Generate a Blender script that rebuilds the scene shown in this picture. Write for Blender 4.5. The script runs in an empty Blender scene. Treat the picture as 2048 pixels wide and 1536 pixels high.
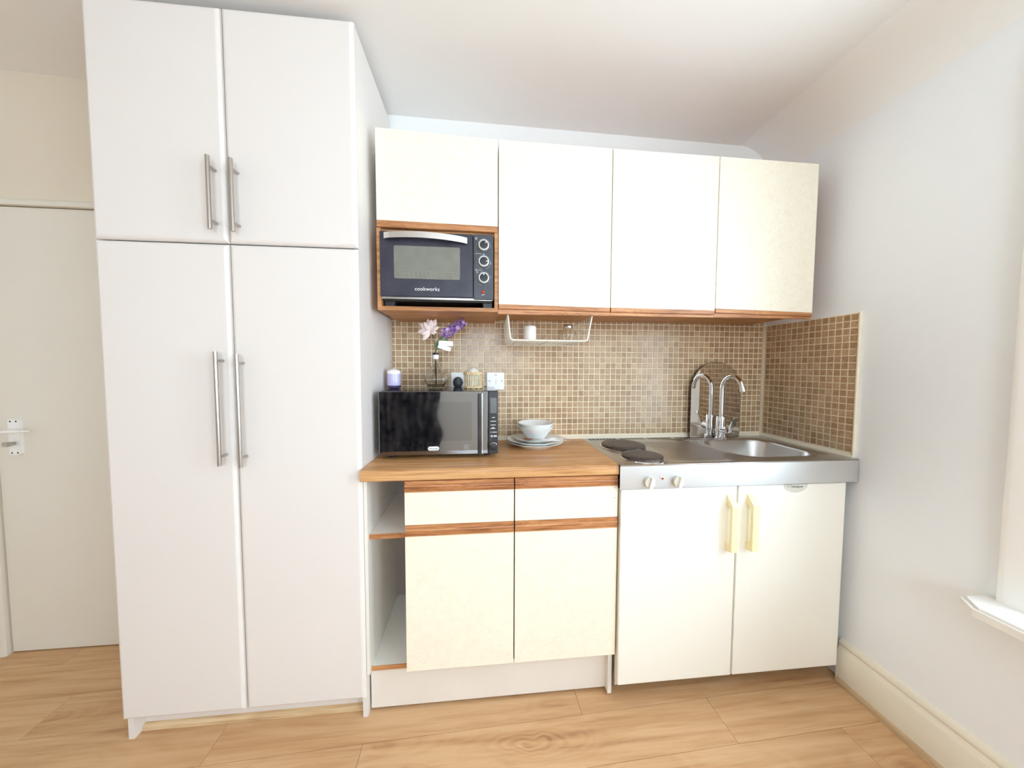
import bpy, bmesh, math, random
from mathutils import Vector, Matrix
random.seed(7)
sc = bpy.context.scene
C = sc.collection
PI = math.pi

# ------------------------------------------------------------------ camera
CAM = Vector((-1.52965, -1.64196, 1.31905))
yaw, pitch, roll, FPX = -0.09589, -0.04888, 0.00318, 654.32
fw = Vector((-math.sin(yaw) * math.cos(pitch), math.cos(yaw) * math.cos(pitch), math.sin(pitch)))
rt = Vector((math.cos(yaw), math.sin(yaw), 0)); up = rt.cross(fw)
r2 = math.cos(roll) * rt + math.sin(roll) * up
u2 = -math.sin(roll) * rt + math.cos(roll) * up
cd = bpy.data.cameras.new('camera'); cam = bpy.data.objects.new('camera', cd); C.objects.link(cam)
cam.matrix_world = Matrix(((r2.x, u2.x, -fw.x, CAM.x), (r2.y, u2.y, -fw.y, CAM.y), (r2.z, u2.z, -fw.z, CAM.z), (0, 0, 0, 1)))
cd.sensor_fit = 'HORIZONTAL'; cd.sensor_width = 36.0; cd.lens = FPX / 2048 * 36.0
cd.clip_start = 0.02
sc.camera = cam

# ------------------------------------------------------------------ light
world = bpy.data.worlds.new('overcast_sky'); sc.world = world; world.use_nodes = True
bg = world.node_tree.nodes['Background']
bg.inputs[0].default_value = (0.74, 0.88, 1.0, 1); bg.inputs[1].default_value = 13.0
vs = sc.view_settings
vs.view_transform = 'Standard'; vs.look = 'None'; vs.gamma = 1.0; vs.use_curve_mapping = False
vs.exposure = 0.02
sc.cycles.max_bounces = 12; sc.cycles.diffuse_bounces = 8; sc.cycles.glossy_bounces = 5
sc.cycles.transmission_bounces = 8; sc.cycles.transparent_max_bounces = 12
sc.cycles.caustics_reflective = False; sc.cycles.caustics_refractive = False
sc.cycles.use_denoising = True
sc.cycles.sample_clamp_indirect = 6.0

WIN = [(-1.78, -0.92, 0.68, 2.16), (-3.45, -2.15, 0.68, 2.30)]     # window openings in the right wall (y0,y1,z0,z1)
FILLWIN = (-2.0, -0.8, 1.0, 2.25)                                   # unseen rear window, added for fill light (x0,x1,z0,z1)
RX0, RY0 = -4.7, -3.9                                               # room extents on the left and at the rear
def portal(name, loc, rot, sx, sy):
    l = bpy.data.lights.new(name, 'AREA'); l.shape = 'RECTANGLE'; l.size = sx; l.size_y = sy
    l.cycles.is_portal = True
    o = bpy.data.objects.new(name, l); C.objects.link(o); o.location = loc; o.rotation_euler = rot
for (y0, y1, z0, z1) in WIN:
    portal('window_daylight', (0.30, (y0 + y1) / 2, (z0 + z1) / 2), (0, PI / 2, 0), z1 - z0, y1 - y0)
portal('window_daylight', ((FILLWIN[0] + FILLWIN[1]) / 2, RY0 - 0.30, (FILLWIN[2] + FILLWIN[3]) / 2), (PI / 2, 0, 0), FILLWIN[1] - FILLWIN[0], FILLWIN[3] - FILLWIN[2])  # portal of the added rear fill window

# ------------------------------------------------------------------ materials
def S(r, g, b):
    f = lambda c: (c / 255 / 12.92) if c / 255 <= 0.04045 else ((c / 255 + 0.055) / 1.055) ** 2.4
    return (f(r), f(g), f(b), 1)
def mix(a, b, t): return tuple(a[i] * (1 - t) + b[i] * t for i in range(3)) + (1,)
class NT:
    def __init__(s, name):
        s.m = bpy.data.materials.new(name); s.m.use_nodes = True; s.t = s.m.node_tree
        s.b = s.t.nodes['Principled BSDF']
    def n(s, ty, **k):
        x = s.t.nodes.new(ty)
        for a, v in k.items(): setattr(x, a, v)
        return x
    def l(s, a, b): s.t.links.new(a, b)
    def pos(s, scale=(1, 1, 1), rand=0.0):
        g = s.n('ShaderNodeNewGeometry'); v = g.outputs['Position']
        if rand:
            oi = s.n('ShaderNodeObjectInfo'); mu = s.n('ShaderNodeMath', operation='MULTIPLY'); mu.inputs[1].default_value = rand
            s.l(oi.outputs['Random'], mu.inputs[0])
            ad = s.n('ShaderNodeVectorMath', operation='ADD'); s.l(v, ad.inputs[0]); s.l(mu.outputs[0], ad.inputs[1]); v = ad.outputs[0]
        m = s.n('ShaderNodeMapping'); m.inputs['Scale'].default_value = scale; s.l(v, m.inputs['Vector'])
        return m.outputs[0]
    def noise(s, vec, scale=1, detail=3, rough=0.5, dist=0):
        x = s.n('ShaderNodeTexNoise'); x.inputs['Scale'].default_value = scale; x.inputs['Detail'].default_value = detail
        x.inputs['Roughness'].default_value = rough; x.inputs['Distortion'].default_value = dist
        s.l(vec, x.inputs['Vector']); return x.outputs['Fac']
    def ramp(s, fac, stops):
        x = s.n('ShaderNodeValToRGB'); e = x.color_ramp.elements
        while len(e) < len(stops): e.new(0.5)
        for i, (p, c) in enumerate(stops): e[i].position = p; e[i].color = c
        s.l(fac, x.inputs[0]); return x.outputs[0]
    def bump(s, h, strength, dist=0.001):
        x = s.n('ShaderNodeBump'); x.inputs['Strength'].default_value = strength; x.inputs['Distance'].default_value = dist
        s.l(h, x.inputs['Height']); s.l(x.outputs[0], s.b.inputs['Normal'])
    def set(s, **k):
        for a, v in k.items():
            s.b.inputs[{'col': 'Base Color', 'rough': 'Roughness', 'metal': 'Metallic', 'ior': 'IOR', 'spec': 'Specular IOR Level', 'trans': 'Transmission Weight', 'coat': 'Coat Weight', 'aniso': 'Anisotropic', 'sss': 'Subsurface Weight'}[a]].default_value = v
        return s
def plain(name, col, rough=0.5, metal=0, var=0.04, nscale=12, bump=0, bscale=200, **k):
    s = NT(name); s.set(rough=rough, metal=metal, **k)
    f = s.noise(s.pos(), nscale, 3)
    s.l(s.ramp(f, [(0.3, mix(col, (0, 0, 0), var)), (0.7, mix(col, (1, 1, 1), var * 0.5))]), s.b.inputs['Base Color'])
    if bump: s.bump(s.noise(s.pos(), bscale, 2), bump)
    return s.m
def wood(name, cols, along, rough=0.4, freq=60, bump=0.15, rand=0.0, big=7.0, lo=0.32, hi=0.68, ring=0.5, knots=0.0):
    s = NT(name); s.set(rough=rough)
    st = [freq, freq, freq]; st['xyz'.index(along)] = freq * 0.05
    sb = [big, big, big]; sb['xyz'.index(along)] = big * 0.16
    base = s.noise(s.pos(tuple(sb), rand), 1.0, 2, 0.5, 0.6)
    mu = s.n('ShaderNodeMath', operation='MULTIPLY'); mu.inputs[1].default_value = 9.0; s.l(base, mu.inputs[0])
    sn = s.n('ShaderNodeMath', operation='SINE'); 
    m6 = s.n('ShaderNodeMath', operation='MULTIPLY'); m6.inputs[1].default_value = 6.28; s.l(mu.outputs[0], m6.inputs[0]); s.l(m6.outputs[0], sn.inputs[0])
    fine = s.noise(s.pos(tuple(st), rand), 1.0, 4, 0.6, 0.3)
    a = s.n('ShaderNodeMath', operation='MULTIPLY_ADD'); a.inputs[1].default_value = 0.09 * ring; s.l(sn.outputs[0], a.inputs[0]); s.l(fine, a.inputs[2])
    ad = s.n('ShaderNodeMath', operation='MULTIPLY_ADD'); ad.inputs[1].default_value = 0.35; s.l(base, ad.inputs[0]); s.l(a.outputs[0], ad.inputs[2])
    sub = s.n('ShaderNodeMath', operation='SUBTRACT'); sub.inputs[1].default_value = 0.175; s.l(ad.outputs[0], sub.inputs[0])
    val = sub.outputs[0]
    if knots:
        kv = s.n('ShaderNodeTexVoronoi'); kv.inputs['Scale'].default_value = 1.0; kv.inputs['Randomness'].default_value = 1.0
        wob = s.noise(s.pos((9, 9, 9), rand), 1.0, 2)
        kp = s.pos((1.3, 5.2, 5.2), rand); ad2 = s.n('ShaderNodeVectorMath', operation='MULTIPLY_ADD'); ad2.inputs[1].default_value = (0.25, 0.25, 0.0)
        s.l(wob, ad2.inputs[0]); s.l(kp, ad2.inputs[2]); s.l(ad2.outputs[0], kv.inputs['Vector'])
        ex = s.n('ShaderNodeMath', operation='MULTIPLY'); ex.inputs[1].default_value = -7.0; s.l(kv.outputs['Distance'], ex.inputs[0])
        ee = s.n('ShaderNodeMath', operation='EXPONENT'); s.l(ex.outputs[0], ee.inputs[0])
        si = s.n('ShaderNodeMath', operation='MULTIPLY'); si.inputs[1].default_value = 95.0; s.l(kv.outputs['Distance'], si.inputs[0])
        sv = s.n('ShaderNodeMath', operation='SINE'); s.l(si.outputs[0], sv.inputs[0])
        s1 = s.n('ShaderNodeMath', operation='MULTIPLY_ADD'); s1.inputs[1].default_value = 0.6; s1.inputs[2].default_value = -0.75; s.l(sv.outputs[0], s1.inputs[0])
        s2 = s.n('ShaderNodeMath', operation='MULTIPLY'); s.l(s1.outputs[0], s2.inputs[0]); s.l(ee.outputs[0], s2.inputs[1])
        s3 = s.n('ShaderNodeMath', operation='MULTIPLY_ADD'); s3.inputs[1].default_value = knots; s.l(s2.outputs[0], s3.inputs[0]); s.l(val, s3.inputs[2]); val = s3.outputs[0]
    n = len(cols)
    s.l(s.ramp(val, [(lo + (hi - lo) * i / (n - 1), c) for i, c in enumerate(cols)]), s.b.inputs['Base Color'])
    if bump: s.bump(fine, bump, 0.0006)
    return s.m

M = {}
M['wall'] = plain('wall_paint', S(246, 245, 243), 0.75, var=0.015, nscale=3, bump=0.08, bscale=350)
M['wall_cool_light'] = plain('wall_paint_cool_light', S(243, 246, 249), 0.75, var=0.015, nscale=3, bump=0.08, bscale=350)  # white wall with bluish window light put into the colour
M['ceiling'] = plain('ceiling_paint', S(241, 239, 237), 0.85, var=0.015, nscale=3, bump=0.06, bscale=300)
M['cream_gloss'] = plain('cream_gloss_paint', S(230, 225, 213), 0.4, var=0.02, nscale=4)
M['warm_lit_wall'] = plain('wall_paint_warm_light', S(228, 218, 200), 0.75, var=0.02, nscale=3)  # same white wall, a warm light cast painted into its colour
M['white_gloss'] = plain('white_gloss_paint', S(240, 236, 230), 0.35, var=0.015, nscale=4)
M['skirt'] = plain('skirting_paint', S(236, 228, 210), 0.35, var=0.03, nscale=8)
M['tall_white'] = plain('white_foil_panel', S(230, 224, 219), 0.5, var=0.01, nscale=2)
M['carcass'] = plain('white_carcass_board', S(232, 228, 220), 0.35, var=0.02, nscale=5)
M['back_board'] = plain('brown_grey_board', S(150, 132, 122), 0.7)  # back panel tone, darker and browner than the carcass
M['plinth'] = plain('off_white_plinth', S(232, 224, 214), 0.5, var=0.04, nscale=6)
def speckle():
    s = NT('cream_speckled_melamine'); s.set(rough=0.33)
    f = s.noise(s.pos((1, 1, 1)), 380, 2, 0.6)
    g = s.noise(s.pos((1, 1, 1)), 30, 2, 0.6)
    a = s.n('ShaderNodeMath', operation='MULTIPLY_ADD'); a.inputs[1].default_value = 0.25; s.l(g, a.inputs[0]); s.l(f, a.inputs[2])
    s.l(s.ramp(a.outputs[0], [(0.40, S(228, 217, 192)), (0.58, S(245, 237, 217)), (0.80, S(248, 242, 225))]), s.b.inputs['Base Color'])
    return s.m
M['melamine'] = speckle()
M['oak_trim'] = wood('orange_oak_trim', [S(150, 96, 58), S(186, 126, 80), S(206, 150, 100)], 'x', 0.4, 120, 0.25, big=30)
M['oak_cell'] = wood('oak_laminate', [S(150, 98, 56), S(186, 130, 80), S(206, 152, 100)], 'x', 0.45, 90, 0.1, big=14)
M['oak_end'] = wood('oak_laminate_upright', [S(150, 98, 56), S(186, 130, 80), S(206, 152, 100)], 'z', 0.45, 90, 0.1, big=14)
M['worktop'] = wood('oak_worktop_laminate', [S(172, 120, 74), S(202, 150, 98), S(218, 172, 122)], 'x', 0.33, 70, 0.05, big=9, ring=0.4)
M['plank'] = wood('pale_oak_laminate_floor', [S(142, 102, 70), S(196, 152, 108), S(212, 173, 130)], 'x', 0.42, 34, 0.04, rand=9.0, big=7.5, ring=0.35, lo=0.12, hi=0.62, knots=0.30)
M['bead_wood'] = wood('oak_floor_beading', [S(176, 140, 100), S(208, 176, 134), S(224, 196, 156)], 'x', 0.45, 60, 0.05, big=6)
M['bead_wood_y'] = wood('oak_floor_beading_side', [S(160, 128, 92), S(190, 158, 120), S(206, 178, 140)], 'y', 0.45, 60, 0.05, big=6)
M['underlay'] = plain('dark_joint', S(96, 64, 40), 0.8)
M['steel_top'] = None
def steel(name, col, rough, along, amt=0.05):
    s = NT(name); s.set(metal=1.0, col=col, rough=rough)
    sc_ = [900, 900, 900]; sc_['xyz'.index(along)] = 8
    f = s.noise(s.pos(tuple(sc_)), 1.0, 2)
    mr = s.n('ShaderNodeMapRange'); mr.inputs['To Min'].default_value = rough - amt; mr.inputs['To Max'].default_value = rough + amt
    s.l(f, mr.inputs['Value']); s.l(mr.outputs[0], s.b.inputs['Roughness'])
    s.bump(f, 0.06, 0.0003)
    return s.m
M['steel'] = steel('brushed_stainless_steel', (0.62, 0.60, 0.58, 1), 0.3, 'x')
M['apron_steel'] = steel('satin_steel_apron', (0.72, 0.72, 0.72, 1), 0.40, 'x')
M['bowl_steel'] = steel('satin_steel_bowl', (0.60, 0.59, 0.57, 1), 0.32, 'x')
M['nickel'] = steel('brushed_nickel', (0.50, 0.46, 0.42, 1), 0.28, 'z')
M['chrome'] = plain('chrome', (0.82, 0.82, 0.84, 1), 0.06, 1, var=0.02)
M['mirror'] = plain('mirror_silver', (0.86, 0.86, 0.85, 1), 0.015, 1, var=0.005)
M['fridge'] = plain('cream_white_enamel', S(244, 241, 230), 0.28, var=0.012, nscale=3)
M['fridge_side'] = plain('grey_white_cabinet', S(205, 202, 194), 0.45)
M['handle_cream'] = plain('yellowed_cream_plastic', S(246, 232, 186), 0.4, var=0.03)
M['badge'] = plain('grey_badge', S(214, 212, 200), 0.4)
M['badge_text'] = plain('dark_grey_print', S(110, 112, 110), 0.5)
M['knob_cream'] = plain('cream_knob_plastic', S(240, 236, 224), 0.35)
M['hob'] = plain('cast_iron_hotplate', S(84, 74, 70), 0.38, 0.55, var=0.15, nscale=60)
M['red_lamp'] = plain('red_indicator', S(190, 60, 40), 0.25)
M['dark'] = plain('dark_gap', S(26, 22, 22), 0.7)
M['oven_face'] = plain('navy_black_enamel', S(44, 44, 58), 0.32, var=0.04)
M['oven_panel'] = plain('charcoal_panel', S(60, 64, 72), 0.42, var=0.04)
M['black_plastic'] = plain('black_plastic', S(30, 29, 33), 0.4)
M['oven_glass'] = plain('oven_window_grey', S(122, 122, 112), 0.12, var=0.06, nscale=20)
M['rack_wire'] = plain('oven_rack_wire', S(172, 172, 158), 0.3, 0.5)
M['silver'] = plain('satin_silver', (0.74, 0.73, 0.70, 1), 0.25, 1)
M['knob_silver'] = plain('grey_silver_plastic', S(206, 206, 204), 0.35)
M['white_print'] = plain('white_print', S(235, 235, 235), 0.5)
M['grey_print'] = plain('grey_print', S(170, 172, 176), 0.5)
M['mw_body'] = plain('microwave_black_case', S(22, 21, 26), 0.1, var=0.05)
s = NT('microwave_mirror_glass'); s.set(col=S(12, 11, 18), rough=0.03, ior=3.3); 
s.l(s.ramp(s.noise(s.pos(), 6, 2), [(0.3, S(9, 8, 15)), (0.7, S(13, 12, 20))]), s.b.inputs['Base Color']); M['mw_glass'] = s.m
s = NT('microwave_window_mesh'); s.set(col=S(20, 20, 22), rough=0.05, ior=2.95)
s.l(s.ramp(s.noise(s.pos(), 6, 2), [(0.3, S(14, 13, 18)), (0.7, S(18, 17, 22))]), s.b.inputs['Base Color']); M['mw_mesh'] = s.m
M['lcd'] = plain('grey_lcd', S(96, 100, 98), 0.25)
M['white_plastic'] = plain('white_plastic', S(244, 243, 240), 0.3, var=0.01)
M['ceramic'] = plain('white_glazed_ceramic', S(238, 239, 236), 0.14, var=0.01)
M['wax'] = plain('white_wax', S(246, 242, 236), 0.5, var=0.02, sss=0.1)
M['wire'] = plain('cream_coated_wire', S(226, 220, 202), 0.4)
M['wicker'] = wood('pale_wicker', [S(206, 172, 120), S(234, 210, 166), S(246, 232, 202)], 'z', 0.6, 160, 0.3, big=40)
M['petal_pink'] = plain('pale_pink_petal', S(252, 230, 224), 0.6, var=0.06, nscale=60, sss=0.1)
M['petal_purple'] = plain('purple_petal', S(140, 84, 186), 0.55, var=0.35, nscale=55)
M['petal_lilac'] = plain('lilac_petal', S(196, 160, 226), 0.55, var=0.15, nscale=55)
M['leaf'] = plain('green_leaf', S(84, 118, 52), 0.5, var=0.3, nscale=60)
M['stem'] = plain('brown_green_stem', S(84, 78, 44), 0.6, var=0.2, nscale=60)
M['paper'] = plain('white_paper_tag', S(246, 244, 240), 0.7, var=0.01)
M['silicone'] = plain('cream_silicone', S(240, 230, 208), 0.45, var=0.04, nscale=40)
M['coin'] = plain('brown_cutlery_handle', S(140, 88, 60), 0.4)
M['figure_stand_in'] = plain('dark_stand_in_cloth', S(6, 3, 10), 1.0, spec=0.05, var=0.3, nscale=8)  # near-black cloth of the added sheet behind the camera
def glass(name, tint, rough=0.0, ior=1.45):
    s = NT(name); s.set(col=tint, rough=rough, trans=1.0, ior=ior)
    s.l(s.ramp(s.noise(s.pos(), 8, 2), [(0.3, tint), (0.7, mix(tint, (1, 1, 1), 0.1))]), s.b.inputs['Base Color'])
    # let light pass straight through for shadow and diffuse light paths of thin glassware
    return s.m
M['glass'] = glass('clear_glass', (0.97, 0.97, 0.95, 1), 0.0, 1.35)

def pane(name='window_glass', ca=(0.96, 0.97, 0.98, 1), cb=(0.99, 1, 1, 1)):
    s = NT(name); tr = s.n('ShaderNodeBsdfTransparent'); gl = s.n('ShaderNodeBsdfGlossy'); gl.inputs['Roughness'].default_value = 0.02
    lw = s.n('ShaderNodeLayerWeight'); pw = s.n('ShaderNodeMath', operation='POWER'); pw.inputs[1].default_value = 4.0; s.l(lw.outputs['Facing'], pw.inputs[0])
    fr = s.n('ShaderNodeMath', operation='MULTIPLY_ADD'); fr.inputs[1].default_value = 0.6; fr.inputs[2].default_value = 0.04; s.l(pw.outputs[0], fr.inputs[0]); mx = s.n('ShaderNodeMixShader')
    s.l(s.ramp(s.noise(s.pos(), 4, 1), [(0.3, ca), (0.7, cb)]), tr.inputs[0])
    s.l(fr.outputs[0], mx.inputs[0]); s.l(tr.outputs[0], mx.inputs[1]); s.l(gl.outputs[0], mx.inputs[2])
    s.l(mx.outputs[0], s.t.nodes['Material Output'].inputs['Surface']); return s.m
M['pane'] = pane()
M['thin_glass'] = pane('thin_clear_glass', (0.93, 0.93, 0.91, 1), (0.96, 0.96, 0.94, 1))
M['lilac_glass'] = pane('thin_lilac_glass', (0.90, 0.88, 0.96, 1), (0.93, 0.92, 0.98, 1))
M['lilac_wax'] = plain('lilac_wax', S(226, 220, 242), 0.5, var=0.02)
M['purple_base'] = plain('purple_glass_base', S(84, 72, 104), 0.1)
PITCH = 0.0285
def tile_mat():
    s = NT('brown_stone_mosaic'); s.set(rough=0.24)
    g = s.n('ShaderNodeNewGeometry')
    sn = s.n('ShaderNodeVectorMath', operation='SNAP'); sn.inputs[1].default_value = (PITCH,) * 3
    of = s.n('ShaderNodeVectorMath', operation='ADD'); of.inputs[1].default_value = (1.9411 + 40 * PITCH, 0.4492 + 40 * PITCH, -1.5452 + 80 * PITCH)
    s.l(g.outputs['Position'], of.inputs[0]); s.l(of.outputs[0], sn.inputs[0])
    wn = s.n('ShaderNodeTexWhiteNoise', noise_dimensions='3D'); s.l(sn.outputs[0], wn.inputs['Vector'])
    cl = s.noise(s.pos(), 7, 3)
    st = s.noise(s.pos(), 140, 4, 0.65)
    a = s.n('ShaderNodeMath', operation='MULTIPLY_ADD'); a.inputs[1].default_value = 0.22; s.l(wn.outputs['Value'], a.inputs[0])
    b = s.n('ShaderNodeMath', operation='MULTIPLY_ADD'); b.inputs[1].default_value = 0.42; s.l(cl, b.inputs[0]); s.l(st, b.inputs[2]); 
    c = s.n('ShaderNodeMath', operation='MULTIPLY_ADD'); c.inputs[1].default_value = 0.75; s.l(b.outputs[0], c.inputs[0]); s.l(a.outputs[0], c.inputs[2]); a.inputs[2].default_value = -0.12
    s.l(s.ramp(c.outputs[0], [(0.26, S(144, 112, 80)), (0.50, S(180, 146, 110)), (0.76, S(208, 180, 142))]), s.b.inputs['Base Color'])
    s.bump(st, 0.12, 0.0008)
    return s.m
M['tile'] = tile_mat()
M['grout'] = plain('pale_grout', S(246, 232, 204), 0.8, var=0.05, nscale=30)

# ------------------------------------------------------------------ mesh helpers
def add_box(bm, x0, x1, y0, y1, z0, z1):
    v = [bm.verts.new(p) for p in ((x0, y0, z0), (x1, y0, z0), (x1, y1, z0), (x0, y1, z0), (x0, y0, z1), (x1, y0, z1), (x1, y1, z1), (x0, y1, z1))]
    for f in ((0, 3, 2, 1), (4, 5, 6, 7), (0, 1, 5, 4), (1, 2, 6, 5), (2, 3, 7, 6), (3, 0, 4, 7)): bm.faces.new([v[i] for i in f])
    return v
def box(x0, x1, y0, y1, z0, z1, bev=0, seg=2):
    bm = bmesh.new(); add_box(bm, min(x0, x1), max(x0, x1), min(y0, y1), max(y0, y1), min(z0, z1), max(z0, z1))
    if bev: bmesh.ops.bevel(bm, geom=bm.edges[:], offset=bev, segments=seg, profile=0.5, affect='EDGES')
    return bm
def boxes(*bs):
    bm = bmesh.new()
    for b in bs: add_box(bm, *b)
    return bm
def frame_of(d):
    d = Vector(d).normalized(); a = Vector((0, 0, 1)) if abs(d.z) < 0.9 else Vector((1, 0, 0))
    u = d.cross(a).normalized(); return u, d.cross(u).normalized()
def add_tube(bm, pts, r, n=12, cap=True):
    pts = [Vector(p) for p in pts]; rs = r if isinstance(r, (list, tuple)) else [r] * len(pts)
    rings = []; u = None
    for i, p in enumerate(pts):
        d = (pts[min(i + 1, len(pts) - 1)] - pts[max(i - 1, 0)]).normalized()
        if u is None: u, w = frame_of(d)
        else:
            u = (u - d * u.dot(d)).normalized(); w = d.cross(u).normalized()
        rings.append([bm.verts.new(p + rs[i] * (math.cos(2 * PI * k / n) * u + math.sin(2 * PI * k / n) * w)) for k in range(n)])
    for a, b in zip(rings, rings[1:]):
        for k in range(n): bm.faces.new((a[k], a[(k + 1) % n], b[(k + 1) % n], b[k]))
    if cap: bm.faces.new(rings[0][::-1]); bm.faces.new(rings[-1])
def tube(pts, r, n=12, cap=True):
    bm = bmesh.new(); add_tube(bm, pts, r, n, cap); return bm
def add_lathe(bm, c, prof, n=32, axis='z', closed=False):
    c = Vector(c); rings = []
    for (r, h) in prof:
        ring = []
        for k in range(n):
            a = 2 * PI * k / n; q = (r * math.cos(a), r * math.sin(a))
            p = {'z': Vector((q[0], q[1], h)), 'y': Vector((q[0], h, q[1])), 'x': Vector((h, q[0], q[1]))}[axis]
            ring.append(bm.verts.new(c + p))
        rings.append(ring)
    prs = list(zip(rings, rings[1:])) + ([(rings[-1], rings[0])] if closed else [])
    for a, b in prs:
        for k in range(n): bm.faces.new((a[k], a[(k + 1) % n], b[(k + 1) % n], b[k]))
    if not closed:
        bm.faces.new(rings[0][::-1]); bm.faces.new(rings[-1])
def lathe(c, prof, n=32, axis='z', closed=False):
    bm = bmesh.new(); add_lathe(bm, c, prof, n, axis, closed); return bm
def add_prism(bm, outline, ax, a, b):
    def P(u, v, t): return {'x': (t, u, v), 'y': (u, t, v), 'z': (u, v, t)}[ax]
    A = [bm.verts.new(P(u, v, a)) for u, v in outline]; B = [bm.verts.new(P(u, v, b)) for u, v in outline]
    n = len(outline)
    for i in range(n): bm.faces.new((A[i], A[(i + 1) % n], B[(i + 1) % n], B[i]))
    bm.faces.new(A[::-1]); bm.faces.new(B)
def prism(outline, ax, a, b, bev=0):
    bm = bmesh.new(); add_prism(bm, outline, ax, a, b)
    if bev: bmesh.ops.bevel(bm, geom=bm.edges[:], offset=bev, segments=2, profile=0.5, affect='EDGES')
    return bm
def rrect(u0, u1, v0, v1, r, n=5):
    o = []
    for (cu, cv, a0) in ((u1 - r, v1 - r, 0), (u0 + r, v1 - r, PI / 2), (u0 + r, v0 + r, PI), (u1 - r, v0 + r, 3 * PI / 2)):
        for i in range(n + 1):
            a = a0 + PI / 2 * i / n; o.append((cu + r * math.cos(a), cv + r * math.sin(a)))
    return o
WORLD = {}
def _place(o, parent):
    if parent is not None: o.parent = parent
def mesh_from(bm, name, org, smooth):
    bmesh.ops.recalc_face_normals(bm, faces=bm.faces[:])
    for v in bm.verts: v.co -= org
    me = bpy.data.meshes.new(name); bm.to_mesh(me); bm.free()
    if smooth:
        me.shade_smooth()
        if smooth != 'all': me.set_sharp_from_angle(angle=math.radians(smooth if smooth is not True else 35))
    return me
def obj(name, bm, mat, parent=None, smooth=False, label=None):
    """a mesh in world coordinates; children share the origin of their thing"""
    if parent is not None: org = WORLD[parent.name]
    else:
        xs = [v.co for v in bm.verts]
        lo = Vector((min(p[i] for p in xs) for i in range(3))); hi = Vector((max(p[i] for p in xs) for i in range(3)))
        org = Vector(((lo.x + hi.x) / 2, (lo.y + hi.y) / 2, lo.z))
    me = mesh_from(bm, name, org, smooth); me.materials.append(M[mat])
    o = bpy.data.objects.new(name, me); C.objects.link(o)
    if parent is None: o.location = org
    else: o.parent = parent
    WORLD[o.name] = org
    if label: o['label'] = label
    return o
def tag(o, label, cat, group=None):
    o['label'] = label; o['category'] = cat
    if group: o['group'] = group
    return o
def thing(name, loc, label, cat, group=None):
    o = bpy.data.objects.new(name, None); C.objects.link(o); o.location = loc; o.empty_display_size = 0.05
    WORLD[o.name] = Vector(loc); return tag(o, label, cat, group)
def struct(name, bm, mat, smooth=False, label=None):
    o = obj(name, bm, mat, None, smooth); o['kind'] = 'structure'
    if label: o['label'] = label
    return o
def text_mesh(txt, size, pos, depth=0.0006, align='CENTER', sx=1.0):
    """flat lettering standing in the xz plane, facing -y"""
    cu = bpy.data.curves.new('lettering', 'FONT'); cu.body = txt; cu.size = size; cu.extrude = depth / 2
    cu.align_x = align; cu.align_y = 'CENTER'; cu.resolution_u = 3
    to = bpy.data.objects.new('lettering', cu); C.objects.link(to)
    dg = bpy.context.evaluated_depsgraph_get(); me = bpy.data.meshes.new_from_object(to.evaluated_get(dg))
    bm = bmesh.new(); bm.from_mesh(me)
    bmesh.ops.scale(bm, vec=(sx, 1, 1), verts=bm.verts)
    bmesh.ops.rotate(bm, cent=(0, 0, 0), matrix=Matrix.Rotation(PI / 2, 3, 'X'), verts=bm.verts)
    bmesh.ops.translate(bm, vec=pos, verts=bm.verts)
    bpy.data.objects.remove(to); bpy.data.curves.remove(cu); bpy.data.meshes.remove(me)
    return bm

# ------------------------------------------------------------------ the room
WT = 0.30
CEIL = [(RX0, 2.625), (-1.97, 2.512), (0.0, 2.486)]        # the ceiling dips slightly towards the right
def ceil_z(x):
    for (xa, za), (xb, zb) in zip(CEIL, CEIL[1:]):
        if x <= xb: return za + (zb - za) * (x - xa) / (xb - xa)
    return CEIL[-1][1]
YB = 0.012     # plaster face of the back wall; tile faces stand at y = 0
bm = bmesh.new(); add_prism(bm, [(x, z) for x, z in CEIL] + [(0.0, 2.8), (RX0, 2.8)], 'y', RY0, YB)
struct('ceiling', bm, 'ceiling')
# back wall with the door opening on the left
DX0, DX1, DZ = -3.675, -2.93, 2.012
struct('wall_back', box(DX1 + 0.005, 0.0, YB, YB + 0.15, 0, 2.8), 'wall')
struct('wall_doorway', boxes((RX0, DX0 - 0.005, YB, YB + 0.15, 0, 2.8), (DX0 - 0.005, DX1 + 0.005, YB, YB + 0.15, DZ + 0.004, 2.8), (DX0 - 0.005, DX1 + 0.005, YB + 0.05, YB + 0.15, -0.04, DZ + 0.004)), 'warm_lit_wall')
wall_back = bpy.data.objects['wall_back']
bm = bmesh.new(); ys = [YB + 0.15] + [v for w in WIN for v in (w[1], w[0])] + [RY0]
for i in range(0, len(ys), 2): add_box(bm, 0.0, WT, ys[i + 1], ys[i], 0, 2.8)
for (y0, y1, z0, z1) in WIN: add_box(bm, 0.0, WT, y0, y1, 0, z0); add_box(bm, 0.0, WT, y0, y1, z1, 2.8)
wall_right = struct('wall_right', bm, 'wall_cool_light')
struct('wall_left', box(RX0 - WT, RX0, RY0, YB, 0, 2.8), 'wall')
a, b, z0, z1 = FILLWIN
struct('wall_rear', boxes((RX0, a, RY0 - WT, RY0, 0, 2.8), (b, WT, RY0 - WT, RY0, 0, 2.8), (a, b, RY0 - WT, RY0, 0, z0), (a, b, RY0 - WT, RY0, z1, 2.8)), 'wall')
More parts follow.
